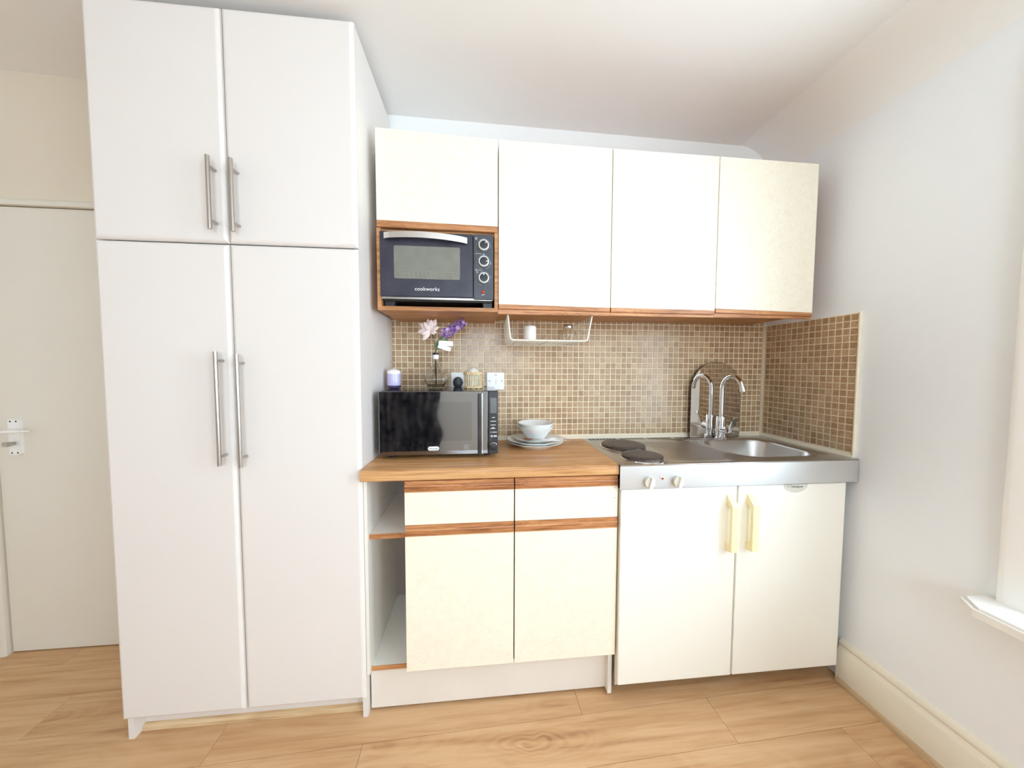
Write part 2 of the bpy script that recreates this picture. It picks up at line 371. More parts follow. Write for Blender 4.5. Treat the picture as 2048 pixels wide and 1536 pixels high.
# rounded plaster cove between the ceiling and the right wall
R = 0.17; zc = ceil_z(-R) ; o = [(0.0, zc + 0.02)]
o = [(0.001, zc + 0.03), (0.001, zc - R)]
for i in range(13):
    t = PI / 2 * i / 12; o.append((-R + R * math.cos(t) - 0.0005, zc - R + R * math.sin(t)))
o.append((-R, zc + 0.03))
struct('trim_1', prism(o, 'y', RY0, YB), 'wall', smooth=60)
# floor: underlay and laminate planks laid almost parallel to the back wall
floor = struct('floor', box(RX0, 0.0, RY0, YB + 0.1, -0.04, -0.0085), 'underlay')
TH = 0.031; PW, PL = 0.1625, 1.312
def clip(poly, f):
    out = []
    for i, p in enumerate(poly):
        q = poly[(i + 1) % len(poly)]; a, b = f(p), f(q)
        if a >= 0: out.append(p)
        if (a >= 0) != (b >= 0):
            t = a / (a - b); out.append((p[0] + (q[0] - p[0]) * t, p[1] + (q[1] - p[1]) * t))
    return out
ox, oy = -1.146, -0.4887
cu_, su_ = math.cos(TH), math.sin(TH)
starts = {0: 0.0, -1: 0.515, -2: 0.93, 1: 0.62}
for r in range(-23, 5):
    st = starts.get(r, random.random() * PL)
    for k in range(-4, 3):
        u0, u1 = st + k * PL, st + (k + 1) * PL; g = 0.0006
        q = [(u0 + g, r * PW + g), (u1 - g, r * PW + g), (u1 - g, (r + 1) * PW - g), (u0 + g, (r + 1) * PW - g)]
        q = [(ox + u * cu_ - v * su_, oy + u * su_ + v * cu_) for u, v in q]
        for f in (lambda p: p[0] - RX0, lambda p: -p[0], lambda p: p[1] - RY0, lambda p: YB + 0.1 - p[1]):
            q = clip(q, f)
            if len(q) < 3: break
        if len(q) < 3: continue
        area = abs(sum(q[i][0] * q[(i + 1) % len(q)][1] - q[(i + 1) % len(q)][0] * q[i][1] for i in range(len(q)))) / 2
        if area < 0.002: continue
        p = obj('floor_plank', prism(q, 'z', -0.0085, 0.0), 'plank', floor)

# skirting on the right wall, with oak beading along the floor
prof = [(0.0, 0.0), (-0.024, 0.0), (-0.024, 0.115), (-0.021, 0.121), (-0.021, 0.128), (-0.017, 0.135), (-0.011, 0.150), (-0.014, 0.156), (-0.014, 0.163), (-0.006, 0.178), (0.0, 0.182)]
struct('baseboard_right', prism(prof, 'y', RY0, -0.445), 'skirt', smooth=30)
o = [(-0.024, 0.0), (-0.040, 0.0)] + [(-0.024 - 0.016 * math.cos(t), 0.018 * math.sin(t)) for t in (0.4, 0.8, 1.2, PI / 2)]
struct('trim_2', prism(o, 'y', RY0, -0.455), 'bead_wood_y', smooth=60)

# ------------------------------------------------------------------ mosaic tiles on the back wall and on the right wall
TS = 0.0249
def tile_mesh(facing):
    bm = bmesh.new(); h = TS / 2; d = 0.0062; e = 0.0012
    base = [(-h, -h), (h, -h), (h, h), (-h, h)]; top = [(s * (h - e), t * (h - e)) for s, t in ((-1, -1), (1, -1), (1, 1), (-1, 1))]
    P = (lambda u, v, w: (u, -w, v)) if facing == 'y' else (lambda u, v, w: (-w, u, v))
    A = [bm.verts.new(P(u, v, 0)) for u, v in base]; Bq = [bm.verts.new(P(u, v, d - e)) for u, v in base]; T = [bm.verts.new(P(u, v, d)) for u, v in top]
    for X, Y in ((A, Bq), (Bq, T)):
        for i in range(4): bm.faces.new((X[i], X[(i + 1) % 4], Y[(i + 1) % 4], Y[i]))
    bm.faces.new(T); bmesh.ops.recalc_face_normals(bm, faces=bm.faces[:])
    return bm
def lay_tiles(wall, facing, cells, score):
    """cells: centres; the 300 nearest become single tiles, the rest one field"""
    cells = sorted(cells, key=score); near, rest = cells[:300], cells[300:]
    bm = tile_mesh(facing); me = bpy.data.meshes.new('mosaic_tile'); bm.to_mesh(me); bm.free(); me.materials.append(M['tile'])
    for c in near:
        t = bpy.data.objects.new('mosaic_tile', me); C.objects.link(t); t.parent = wall
        t.location = Vector(c) - WORLD[wall.name] + Vector((random.uniform(-1, 1) * 0.0003,) * 3)
    big = bmesh.new()
    for c in rest:
        k = len(big.verts); big.from_mesh(me); big.verts.ensure_lookup_table()
        for v in big.verts[k:]: v.co += Vector(c)
    f = obj('mosaic_tile_field', big, 'tile', wall); f['kind'] = 'stuff'
GD = 0.0014
g1 = obj('grout_bed', box(-1.957, 0.0, GD, YB + 0.001, 0.955, 1.59), 'grout', wall_back)
cells = []
for i in range(0, 70):
    x = -1.9411 + (i - 0.5) * PITCH
    if x + TS / 2 > -0.004: continue
    for k in range(0, 22):
        z = 1.5452 + PITCH * 1.5 - k * PITCH
        if z - TS / 2 < 0.957: continue
        cells.append((x, 0.0062, z))
def sc_back(c):
    hidden = (c[0] < -1.45 and c[2] < 1.22) or c[2] > 1.565
    return (1e3 if hidden else 0) + (c[0] + 1.15) ** 2 + (c[2] - 1.25) ** 2 * 2
lay_tiles(wall_back, 'y', cells, sc_back)
g2 = obj('grout_bed', box(-0.0083, 0.001, -0.4492, 0.006, 0.955, 1.548), 'grout', wall_right)
cells = []
for i in range(16):
    y = -0.4492 + (i + 0.5) * PITCH
    if y + TS / 2 > -0.001: continue
    for k in range(21):
        z = 1.5452 - (k + 0.5) * PITCH
        if z - TS / 2 < 0.957: continue
        cells.append((-0.0035, y, z))
lay_tiles(wall_right, 'x', cells, lambda c: c[1])
# tile trim at the open edge, corner bead and the silicone beads over sink and worktop
struct('trim_3', prism(rrect(-0.0125, 0.0, -0.459, -0.4495, 0.004, 3), 'z', 0.93, 1.55), 'silicone', smooth=40)
def bead(name, pts): struct(name, prism(pts, 'x', -1.0, 0.0) if name != 'x' else None, 'silicone', smooth=50)
struct('trim_4', prism([(0.004, 0.95), (0.004, 0.969), (-0.002, 0.967), (-0.009, 0.9575), (-0.009, 0.95)], 'x', -1.95, -0.004), 'silicone', smooth=50)
struct('trim_5', prism([(0.0, 0.95), (0.0, 0.972), (-0.010, 0.969), (-0.017, 0.9575), (-0.017, 0.95)], 'y', -0.455, -0.004), 'silicone', smooth=50)
struct('trim_6', prism([(0.0, 0.003), (-0.011, 0.003), (-0.010, -0.004), (-0.0095, -0.0095), (0.0, -0.011)], 'z', 0.962, 1.556), 'silicone', smooth=50)

# ------------------------------------------------------------------ door on the left and its frame
d1 = struct('door_1', box(DX0, DX1, 0.016, 0.056, 0.006, DZ, 0.002), 'cream_gloss', label='cream painted flush door behind the tall white cabinet')
hp = obj('handle_plate', prism(rrect(-3.617, -3.572, 0.925, 1.084, 0.008, 3), 'y', 0.016, 0.004, 0.0), 'white_plastic', d1, 30, 'white metal lever handle backplate')
obj('lever', tube([(-3.594, 0.006, 1.036), (-3.594, -0.030, 1.037), (-3.592, -0.046, 1.038), (-3.575, -0.052, 1.038), (-3.53, -0.050, 1.038), (-3.475, -0.046, 1.039)], [0.009, 0.0085, 0.0085, 0.008, 0.0065, 0.004], 12), 'white_plastic', hp, 50)
obj('thumb_turn', boxes((-3.600, -3.588, -0.016, 0.006, 0.971, 0.985), (-3.604, -3.584, -0.028, -0.016, 0.968, 0.988)), 'nickel', hp)
for x in (-3.606, -3.583):
    for z in (0.934, 1.075): obj('screw', lathe((x, 0.004, z), [(0.0035, 0.001), (0.003, -0.0012)], 10, 'y'), 'dark', hp)
struct('trim_7', prism([(YB, DZ + 0.004), (0.000, DZ + 0.004), (-0.004, DZ + 0.010), (-0.004, DZ + 0.022), (0.004, DZ + 0.030), (YB, DZ + 0.034)], 'x', DX0 - 0.06, DX1 + 0.06), 'cream_gloss', smooth=50)
struct('trim_8', prism([(DX0 - 0.004, YB), (DX0 - 0.004, 0.0), (DX0 - 0.012, -0.006), (DX0 - 0.030, -0.006), (DX0 - 0.05, 0.002), (DX0 - 0.06, YB)], 'z', 0.0, DZ + 0.004), 'cream_gloss', smooth=50)
struct('baseboard_back', prism([(YB, 0), (-0.006, 0), (-0.006, 0.11), (YB, 0.13)], 'x', RX0, DX0 - 0.06), 'skirt')

# ------------------------------------------------------------------ windows
def window(n, y0, y1, z0, z1):
    w = struct('window_%d' % n, boxes((0.10, 0.18, y0, y0 + 0.05, z0, z1), (0.10, 0.18, y1 - 0.05, y1, z0, z1), (0.10, 0.18, y0 + 0.05, y1 - 0.05, z1 - 0.05, z1), (0.10, 0.18, y0 + 0.05, y1 - 0.05, z0, z0 + 0.04)), 'white_gloss')
    zm = (z0 + z1) / 2
    for (za, zb, xo) in ((z0 + 0.04, zm + 0.02, 0.115), (zm - 0.02, z1 - 0.05, 0.145)):
        ya, yb = y0 + 0.05, y1 - 0.05
        sh = obj('sash', boxes((xo, xo + 0.03, ya, ya + 0.045, za, zb), (xo, xo + 0.03, yb - 0.045, yb, za, zb), (xo, xo + 0.03, ya + 0.045, yb - 0.045, za, za + 0.05), (xo, xo + 0.03, ya + 0.045, yb - 0.045, zb - 0.045, zb)), 'white_gloss', w)
        obj('pane', box(xo + 0.013, xo + 0.017, ya + 0.045, yb - 0.045, za + 0.05, zb - 0.045), 'pane', sh)
    P = [(y1 - 0.002, 0.0), (y1 - 0.002, -0.012), (y1 + 0.006, -0.018), (y1 + 0.045, -0.018), (y1 + 0.055, -0.024), (y1 + 0.068, -0.022), (y1 + 0.072, 0.0)]
    o = [(b_, a_) for a_, b_ in P]
    obj('architrave', prism(o, 'z', 0.64, z1 + 0.002), 'white_gloss', w, 40)
    o2 = [(b_, y0 + y1 - a_) for a_, b_ in P]
    obj('architrave', prism(o2, 'z', 0.64, z1 + 0.002), 'white_gloss', w, 40)
    obj('architrave', box(-0.018, 0.0, y0 - 0.07, y1 + 0.07, z1, z1 + 0.07, 0.004), 'white_gloss', w)
    # window board with cut corners and a stepped edge
    def sill(ins, za, zb):
        f = -0.125 + ins; e0, e1 = y0 - 0.10 + ins, y1 + 0.10 - ins; c = 0.045
        return prism([(0.16, y0 + 0.001), (0.0, y0 + 0.001), (0.0, e0), (f + c * 0.8, e0), (f, e0 + c), (f, e1 - c), (f + c * 0.8, e1), (0.0, e1), (0.0, y1 - 0.001), (0.16, y1 - 0.001)], 'z', za, zb)
    obj('window_sill', sill(0.0, 0.612, 0.633), 'white_gloss', w)
    obj('window_sill', sill(0.008, 0.633, 0.640), 'white_gloss', w)
    obj('window_apron', box(0.0, 0.16, y0 + 0.001, y1 - 0.001, 0.640, z0), 'white_gloss', w)
for i, w in enumerate(WIN): window(i + 1, *w)
a, b, z0, z1 = FILLWIN
w3 = struct('window_3', boxes((a, a + 0.06, RY0 - 0.2, RY0 - 0.1, z0, z1), (b - 0.06, b, RY0 - 0.2, RY0 - 0.1, z0, z1), (a + 0.06, b - 0.06, RY0 - 0.2, RY0 - 0.1, z0, z0 + 0.06), (a + 0.06, b - 0.06, RY0 - 0.2, RY0 - 0.1, z1 - 0.06, z1), ((a + b) / 2 - 0.03, (a + b) / 2 + 0.03, RY0 - 0.2, RY0 - 0.1, z0 + 0.06, z1 - 0.06)), 'white_gloss')  # out-of-view window, put in to add fill light
for (xa, xb) in ((a + 0.06, (a + b) / 2 - 0.03), ((a + b) / 2 + 0.03, b - 0.06)): obj('pane', box(xa, xb, RY0 - 0.152, RY0 - 0.148, z0 + 0.06, z1 - 0.06), 'pane', w3)

# ------------------------------------------------------------------ tall white cabinet
TX0, TXM, TX1, TY, TZ, TMID, TPL = -2.772, -2.368, -1.9545, -0.443, 2.483, 1.7325, 0.090
t = thing('tall_cabinet', ((TX0 + TX1) / 2, -0.22, 0), 'tall white four-door cupboard with long bar handles, left of the worktop', 'cupboard')
obj('body', boxes((TX0, TX0 + 0.018, TY + 0.022, -0.006, 0.0, TZ - 0.004), (TX1 - 0.018, TX1, TY + 0.022, -0.006, 0.0, TZ - 0.004), (TX0 + 0.018, TX1 - 0.018, TY + 0.022, -0.006, TZ - 0.022, TZ - 0.004), (TX0 + 0.018, TX1 - 0.018, TY + 0.022, -0.006, TPL, TPL + 0.018), (TX0 + 0.018, TX1 - 0.018, -0.012, -0.006, TPL + 0.018, TZ - 0.022)), 'tall_white', t)
# four foil doors with moulded edges
def tall_door(x0, x1, z0, z1, hx, hz0, hz1):
    bm = bmesh.new(); ins = 0.010; y0, y1 = TY + 0.020, TY
    ring = lambda i, y: [bm.verts.new(p) for p in ((x0 + i, y, z0 + i), (x1 - i, y, z0 + i), (x1 - i, y, z1 - i), (x0 + i, y, z1 - i))]
    rs = [ring(0, y0), ring(0, y1 + 0.0125), ring(0.0022, y1 + 0.0070), ring(0.0060, y1 + 0.0028), ring(0.0105, y1 + 0.0006), ring(0.013, y1)]
    for A, Bq in zip(rs, rs[1:]):
        for i in range(4): bm.faces.new((A[i], A[(i + 1) % 4], Bq[(i + 1) % 4], Bq[i]))
    bm.faces.new(rs[-1]); bm.faces.new(rs[0][::-1])
    d = obj('door', bm, 'tall_white', t)
    hy = TY - 0.032
    hb = bmesh.new(); add_tube(hb, [(hx, hy, hz0), (hx, hy, hz1)], 0.0062, 16)
    for z in (hz0 + 0.030, hz1 - 0.030): add_tube(hb, [(hx, hy, z), (hx, TY, z)], 0.0045, 12)
    obj('bar_handle', hb, 'nickel', d, 40, 'brushed steel bar handle')
g = 0.0018
tall_door(TX0, TXM - g, TMID + g, TZ, -2.398, 1.764, 1.995)
tall_door(TXM + g, TX1, TMID + g, TZ, -2.329, 1.759, 1.990)
tall_door(TX0, TXM - g, TPL, TMID - g, -2.398, 0.989, 1.370)
tall_door(TXM + g, TX1, TPL, TMID - g, -2.333, 0.982, 1.363)
obj('plinth', box(TX0 + 0.018, TX1 - 0.018, TY + 0.062, TY + 0.078, 0.001, TPL), 'tall_white', t)
o = [(TY + 0.062, 0.0)] + [(TY + 0.062 - 0.016 * math.cos(q), 0.019 * math.sin(q)) for q in (0, 0.4, 0.8, 1.2)] + [(TY + 0.062, 0.019)]
obj('floor_beading', prism(o, 'x', TX0 + 0.019, TX1 - 0.019), 'bead_wood', t, 50, 'oak beading along the foot of the plinth')

# ------------------------------------------------------------------ base cabinet and worktop
BY = -0.452
def rail(bm_z0, z1, x0, x1, y_front, y_back):
    """oak grip rail: flat lip on top, three grooves below"""
    h = z1 - bm_z0; f = y_front; n = []
    pts = [(y_back, bm_z0), (f, bm_z0)]
    zz = [0.10, 0.14, 0.20, 0.26, 0.31, 0.37, 0.44, 0.50]
    dep = [0, 0.004, 0.004, 0, 0, 0.004, 0.004, 0]
    for q, d in zip(zz, dep): pts.append((f + d, bm_z0 + h * q))
    pts += [(f + 0.001, bm_z0 + h * 0.60), (f + 0.005, bm_z0 + h * 0.66), (f + 0.005, bm_z0 + h * 0.97), (f + 0.008, z1), (y_back, z1)]
    return prism(pts, 'x', x0, x1)
BX0, BXA, BXB, BX1 = -1.953, -1.8035, -1.4045, -1.0055
t = thing('base_cabinet', ((BX0 + BX1) / 2, -0.22, 0), 'cream base cabinet with oak grip rails, two drawers, two doors and an open shelf end', 'cabinet')
obj('body', boxes((BX0, BX0 + 0.012, -0.43, -0.01, 0.174, 0.912), (BXA + 0.001, BXA + 0.017, -0.43, -0.023, 0.19, 0.912), (BX1 - 0.018, BX1 - 0.002, -0.43, -0.01, 0.012, 0.912), (BXA + 0.001, BX1 - 0.018, -0.43, -0.023, 0.174, 0.19), (BX0 + 0.012, BXA + 0.001, -0.06, -0.045, 0.855, 0.912)), 'carcass', t)
obj('back_panel', box(BX0 + 0.012, BX1 - 0.018, -0.022, -0.012, 0.012, 0.87), 'back_board', t, label='dull brown-grey back panel')
for (z0, z1) in ((0.684, 0.701), (0.174, 0.190)):
    sh = obj('shelf', box(BX0 + 0.0125, BXA + 0.0005, -0.412, -0.0225, z0, z1), 'carcass', t)
    obj('shelf_edging', box(BX0 + 0.012, BXA + 0.0005, -0.4145, -0.412, z0 - 0.001, z1 + 0.0005), 'oak_trim', sh, label='orange oak edging strip')
obj('plinth', box(BX0 + 0.004, BX1 - 0.002, -0.402, -0.386, 0.011, 0.1735, 0.003), 'plinth', t)
for (x0, x1) in ((BXA, BXB - 0.0022), (BXB + 0.0022, BX1)):
    dr = obj('drawer_front', box(x0, x1, BY, BY + 0.018, 0.748, 0.8695, 0.0008), 'melamine', t)
    obj('grip_rail', rail(0.8698, 0.9095, x0, x1, BY - 0.003, BY + 0.018), 'oak_trim', dr, label='grooved orange oak grip rail')
    dd = obj('door', box(x0, x1, BY, BY + 0.018, 0.1935, 0.7065, 0.0008), 'melamine', t)
    obj('grip_rail', rail(0.7068, 0.7465, x0, x1, BY - 0.003, BY + 0.018), 'oak_trim', dd, label='grooved orange oak grip rail')
    if x1 == BX1:
        for (sx, sz) in ((-1.0145, 0.862), (-1.0185, 0.8235)): obj('screw_hole', lathe((sx, BY, sz), [(0.0016, 0.001), (0.0016, -0.0003)], 8, 'y'), 'dark', dr)
wz0, wz1, wf = 0.9155, 0.9555, -0.466
o = [(-0.002, wz0), (-0.002, wz1)] + [(wf + 0.012 - 0.012 * math.sin(q), wz1 - 0.012 + 0.012 * math.cos(q)) for q in [PI / 2 * i / 5 for i in range(6)]] + [(wf + 0.006 - 0.006 * math.cos(q), wz0 + 0.006 - 0.006 * math.sin(q)) for q in (0, 0.5, 1.0, PI / 2)]
tag(obj('worktop', prism(o, 'x', -1.9525, -1.0085), 'worktop', None, 40), 'oak-effect worktop with a rounded front edge, under the microwave', 'worktop')

# ------------------------------------------------------------------ wall cabinets
WY = -0.33
tops = [(-1.9247, 2.217), (-1.4571, 2.2035), (-0.9954, 2.1998), (-0.5337, 2.1978), (-0.0800, 2.1954)]
bots = [(-1.9220, 1.530), (-1.4622, 1.533), (-1.0019, 1.534), (-0.5450, 1.536), (-0.0880, 1.538)]
def slab(x0, x1, z00, z01, z10, z11, y0, y1, bev=0.0008):
    bm = bmesh.new(); A = [bm.verts.new(p) for p in ((x0, y0, z00), (x1, y0, z01), (x1, y0, z11), (x0, y0, z10))]; Bq = [bm.verts.new(p) for p in ((x0, y1, z00), (x1, y1, z01), (x1, y1, z11), (x0, y1, z10))]
    for i in range(4): bm.faces.new((A[i], A[(i + 1) % 4], Bq[(i + 1) % 4], Bq[i]))
    bm.faces.new(A[::-1]); bm.faces.new(Bq)
    if bev: bmesh.ops.bevel(bm, geom=bm.edges[:], offset=bev, segments=1, affect='EDGES')
    return bm
wlabels = ['short cream wall cabinet with an open oak cell holding the mini oven', 'cream wall cabinet right of the mini oven, wire rack under it',
           'cream wall cabinet between two cream doors, above the hotplates', 'cream wall cabinet against the right-hand wall, above the sink']
for i in range(4):
    xa = (tops[i][0] + bots[i][0]) / 2 + 0.0018; xb = (tops[i + 1][0] + bots[i + 1][0]) / 2 - 0.0018
    za, zb = tops[i][1], tops[i + 1][1]
    ba = (bots[i][1] + bots[i + 1][1]) / 2
    t = thing('wall_cabinet', ((xa + xb) / 2, -0.16, ba), wlabels[i], 'cabinet', 'cream wall cabinets in a row')
    cy = WY + 0.020
    ztop = min(za, zb) - 0.003
    if i == 0:
        cz = 1.851                      # roof of the open cell
        obj('body', boxes((xa, xa + 0.014, cy, -0.002, cz, ztop), (xb - 0.014, xb, cy, -0.002, cz, ztop), (xa + 0.014, xb - 0.014, cy, -0.002, ztop - 0.014, ztop), (xa + 0.014, xb - 0.014, -0.012, -0.002, cz, ztop - 0.014)), 'carcass', t)
        obj('oven_cell', boxes((xa - 0.001, xa + 0.013, WY + 0.001, -0.002, 1.541, cz), (xb - 0.013, xb + 0.001, WY + 0.001, -0.002, 1.541, cz), (xa + 0.013, xb - 0.013, cy - 0.004, -0.002, cz - 0.013, cz), (xa + 0.013, xb - 0.013, WY + 0.001, -0.002, 1.541, 1.556), (xa + 0.013, xb - 0.013, -0.012, -0.002, 1.556, cz - 0.013)), 'oak_cell', t, label='open oak-lined cell')
        d = obj('door', slab(xa, xb, 1.879, 1.873, za, zb, WY, WY + 0.018), 'melamine', t)
        obj('grip_rail', slab(xa, xb, 1.8535, 1.8495, 1.8788, 1.8728, WY - 0.002, WY + 0.018, 0.002), 'oak_trim', d, label='orange oak grip rail')
    else:
        zr = (1.5725 + 1.5655) / 2
        obj('body', boxes((xa, xa + 0.016, cy, -0.002, 1.556, ztop), (xb - 0.016, xb, cy, -0.002, 1.556, ztop), (xa + 0.016, xb - 0.016, cy, -0.002, ztop - 0.014, ztop), (xa + 0.016, xb - 0.016, cy, -0.002, 1.556, 1.572), (xa + 0.016, xb - 0.016, -0.012, -0.002, 1.572, ztop - 0.014)), 'oak_cell', t)
        z1a = [0, 1.5725, 1.5675, 1.5735][i]; z1b = [0, 1.5665, 1.5655, 1.5645][i]
        d = obj('door', slab(xa, xb, z1a, z1b, za, zb, WY, WY + 0.018), 'melamine', t)
        r_ = obj('grip_rail', slab(xa, xb, z1a - 0.0185, z1b - 0.0165, z1a - 0.0002, z1b - 0.0002, WY - 0.001, WY + 0.018, 0.0015), 'oak_trim', d, label='orange oak grip rail')
        obj('lower_rail', slab(xa - 0.003, xb + 0.001, ba, ba + 0.0015, z1a - 0.0188, z1b - 0.0168, WY + 0.004, WY + 0.020, 0.0012), 'oak_trim', t, label='orange oak rail under the door')

# ------------------------------------------------------------------ mini oven in its cell
OY = -0.337
ox0, ox1, oz0, oz1 = -1.9105, -1.4790, 1.5875, 1.8375
t = thing('mini_oven', ((ox0 + ox1) / 2, -0.17, 1.556), 'navy-black mini oven with a curved silver handle and three knobs', 'oven')
obj('body', box(ox0 + 0.003, ox1 - 0.003, OY + 0.022, -0.03, 1.578, oz1 - 0.004, 0.003), 'black_plastic', t)
dv = -1.5575
dr = obj('door', box(ox0, dv - 0.001, OY, OY + 0.020, oz0 + 0.004, oz1, 0.004), 'oven_face', t)
gx0, gx1, gz0, gz1 = -1.8575, -1.6085, 1.660, 1.7835
wn = obj('window', prism(rrect(gx0, gx1, gz0, gz1, 0.006, 4), 'y', OY - 0.0008, OY + 0.004), 'oven_glass', dr, label='grey glass oven window')
wb = bmesh.new()
add_tube(wb, [(gx0 + 0.008, OY - 0.0012, 1.688), (gx1 - 0.002, OY - 0.0012, 1.686)], 0.0009, 6)
for k in range(14):
    x = gx0 + 0.02 + k * 0.0165; add_tube(wb, [(x, OY - 0.0011, 1.686), (x + 0.006, OY - 0.0011, 1.664)], 0.0005, 5)
obj('rack', wb, 'rack_wire', wn)
# arched strap handle
hp_, n = [], 16
hb = bmesh.new(); prev = None
for k in range(n + 1):
    u = k / n; x = -1.891 + (-1.580 + 1.891) * u; z = 1.8150 - 0.0085 * u + 0.0045 * math.sin(PI * u); y = OY - 0.012 - 0.020 * math.sin(PI * u) ** 0.6
    h = 0.0112
    ring = [hb.verts.new(p) for p in ((x, y, z - h), (x, y, z + h), (x, y + 0.005, z + h), (x, y + 0.005, z - h))]
    if prev:
        for i in range(4): hb.faces.new((prev[i], prev[(i + 1) % 4], ring[(i + 1) % 4], ring[i]))
    else: hb.faces.new(ring)
    prev = ring
hb.faces.new(prev[::-1])
for (x, z) in ((-1.884, 1.815), (-1.587, 1.808)): add_box(hb, x - 0.005, x + 0.005, OY - 0.012, OY, z - 0.006, z + 0.006)
obj('handle', hb, 'silver', dr, 35, 'arched brushed silver handle')
obj('logo', text_mesh('cookworks', 0.0205, (-1.734, OY - 0.0006, 1.622), sx=1.02), 'white_print', dr, label='white brand lettering reading cookworks')
pn = obj('control_panel', box(dv + 0.001, ox1, OY - 0.001, OY + 0.020, oz0 - 0.002, oz1, 0.003), 'oven_panel', t)
px = -1.5165
for (kz, ang) in ((1.7945, 0.75), (1.7325, 1.57), (1.6695, 0.0)):
    kn = obj('knob', lathe((px, OY - 0.001, kz), [(0.0205, 0), (0.0208, -0.009), (0.0205, -0.011), (0.018, -0.0125), (0.0158, -0.0122), (0.0158, -0.0105)], 28, 'y'), 'knob_silver', pn, 30, 'silver-rimmed black knob')
    obj('knob_cap', lathe((px, OY - 0.0110, kz), [(0.0158, 0), (0.0156, -0.0012), (0.010, -0.0018), (0.002, -0.002)], 24, 'y'), 'black_plastic', kn, 30)
    s_, c_ = math.sin(ang), math.cos(ang)
    pb = bmesh.new(); add_prism(pb, [(px + s_ * a + c_ * b, kz + c_ * a - s_ * b) for a, b in ((0.009, -0.0016), (0.0155, -0.0016), (0.0155, 0.0016), (0.009, 0.0016))], 'y', OY - 0.0138, OY - 0.0115)
    obj('knob_pointer', pb, 'white_print', kn)
    ab = bmesh.new()
    a0, a1 = ((-1.9, 1.9) if kz > 1.78 else (-2.9, 2.9))
    pts = [(px + 0.0272 * math.sin(a0 + (a1 - a0) * k / 22), OY - 0.0012, kz + 0.0272 * math.cos(a0 + (a1 - a0) * k / 22) - 0.001) for k in range(23)]
    for k in range(0, 22):
        if kz < 1.68 and k % 3 == 2: continue
        add_tube(ab, [pts[k], pts[k + 1]], 0.0006, 4)
    obj('dial_marking', ab, 'grey_print', pn)
mk = bmesh.new()
for (x0, x1, z0, z1) in ((-1.549, -1.542, 1.8165, 1.825), (-1.549, -1.525, 1.7625, 1.7645), (-1.5195, -1.5135, 1.7590, 1.7640), (-1.549, -1.543, 1.698, 1.704), (-1.541, -1.523, 1.6995, 1.7015), (-1.545, -1.538, 1.690, 1.695), (-1.4925, -1.4875, 1.725, 1.731)):
    add_box(mk, x0, x1, OY - 0.0016, OY - 0.0008, z0, z1)
obj('panel_marking', mk, 'grey_print', pn)['kind'] = 'stuff'
obj('indicator', lathe((-1.5195, OY - 0.001, 1.6155), [(0.0068, 0), (0.006, -0.003), (0.003, -0.0045), (0.0005, -0.005)], 16, 'y'), 'red_lamp', pn, 60, 'small red indicator light')
obj('indicator_marking', box(-1.5255, -1.5135, OY - 0.0016, OY - 0.0008, 1.6045, 1.6062), 'white_print', pn)
obj('bottom_trim', box(ox0 + 0.004, ox1 - 0.004, OY + 0.004, OY + 0.02, 1.583, 1.5915, 0.001), 'silver', t)
for x in (ox0 + 0.028, ox1 - 0.022):
    for y in (OY + 0.03, -0.06): obj('foot', prism([(x - 0.016, 1.5565), (x + 0.016, 1.5565), (x + 0.019, 1.578), (x - 0.019, 1.578)], 'y', y, y + 0.03), 'black_plastic', t)

# ------------------------------------------------------------------ microwave and what stands on it
mx0, mx1, my, mz0, mz1 = -1.9265, -1.4595, -0.328, 0.972, 1.2275
t = thing('microwave', ((mx0 + mx1) / 2, -0.17, 0.9555), 'black microwave with a mirrored door on the oak worktop', 'microwave')
obj('body', box(mx0 + 0.002, mx1 - 0.004, my + 0.024, -0.050, mz0 + 0.002, mz1 - 0.001, 0.002), 'mw_body', t)
mdv = -1.4995
d = obj('door', box(mx0, mdv - 0.001, my, my + 0.022, mz0, mz1 - 0.002, 0.0015), 'mw_glass', t, label='black mirror-glass door')
obj('door_window', prism(rrect(mx0 + 0.06, -1.565, mz0 + 0.055, mz1 - 0.045, 0.004, 3), 'y', my - 0.0004, my + 0.002), 'mw_mesh', d)
obj('handle', prism(rrect(-1.5415, -1.5255, my - 0.012, my + 0.001, 0.003, 3), 'z', mz0 - 0.003, mz1 - 0.010), 'black_plastic', d, 40, 'black upright handle')
obj('handle_trim', box(-1.5245, -1.5215, my - 0.008, my + 0.001, mz0 + 0.002, mz1 - 0.012), 'silver', d)
bd = obj('badge', prism(rrect(-1.7385, -1.6945, 0.9895, 1.0055, 0.0078, 5), 'y', my - 0.0018, my), 'white_plastic', d, 30, 'white oval brand badge')
obj('badge_lettering', text_mesh("DeLonghi", 0.0095, (-1.7165, my - 0.0024, 0.9975), sx=0.98), 'badge_text', bd)
mb = bmesh.new()
for (x, z) in ((-1.596, 1.002), (-1.596, 0.992), (-1.5865, 1.002), (-1.5865, 0.992)):
    add_box(mb, x, x + 0.007, my - 0.0008, my, z, z + 0.0012); add_box(mb, x, x + 0.007, my - 0.0008, my, z + 0.006, z + 0.0072); add_box(mb, x, x + 0.001, my - 0.0008, my, z, z + 0.007)
for z in (0.992, 0.9945, 1.0, 1.0055): add_box(mb, -1.576, -1.571, my - 0.0008, my, z, z + 0.001)
obj('door_marking', mb, 'grey_print', d)['kind'] = 'stuff'
p = obj('control_panel', box(mdv, mx1, my, my + 0.03, mz0, mz1 - 0.001, 0.003), 'black_plastic', t)
obj('display', box(-1.4905, -1.4655, my - 0.0008, my + 0.001, 1.137, 1.199), 'lcd', p, label='grey display')
mb = bmesh.new()
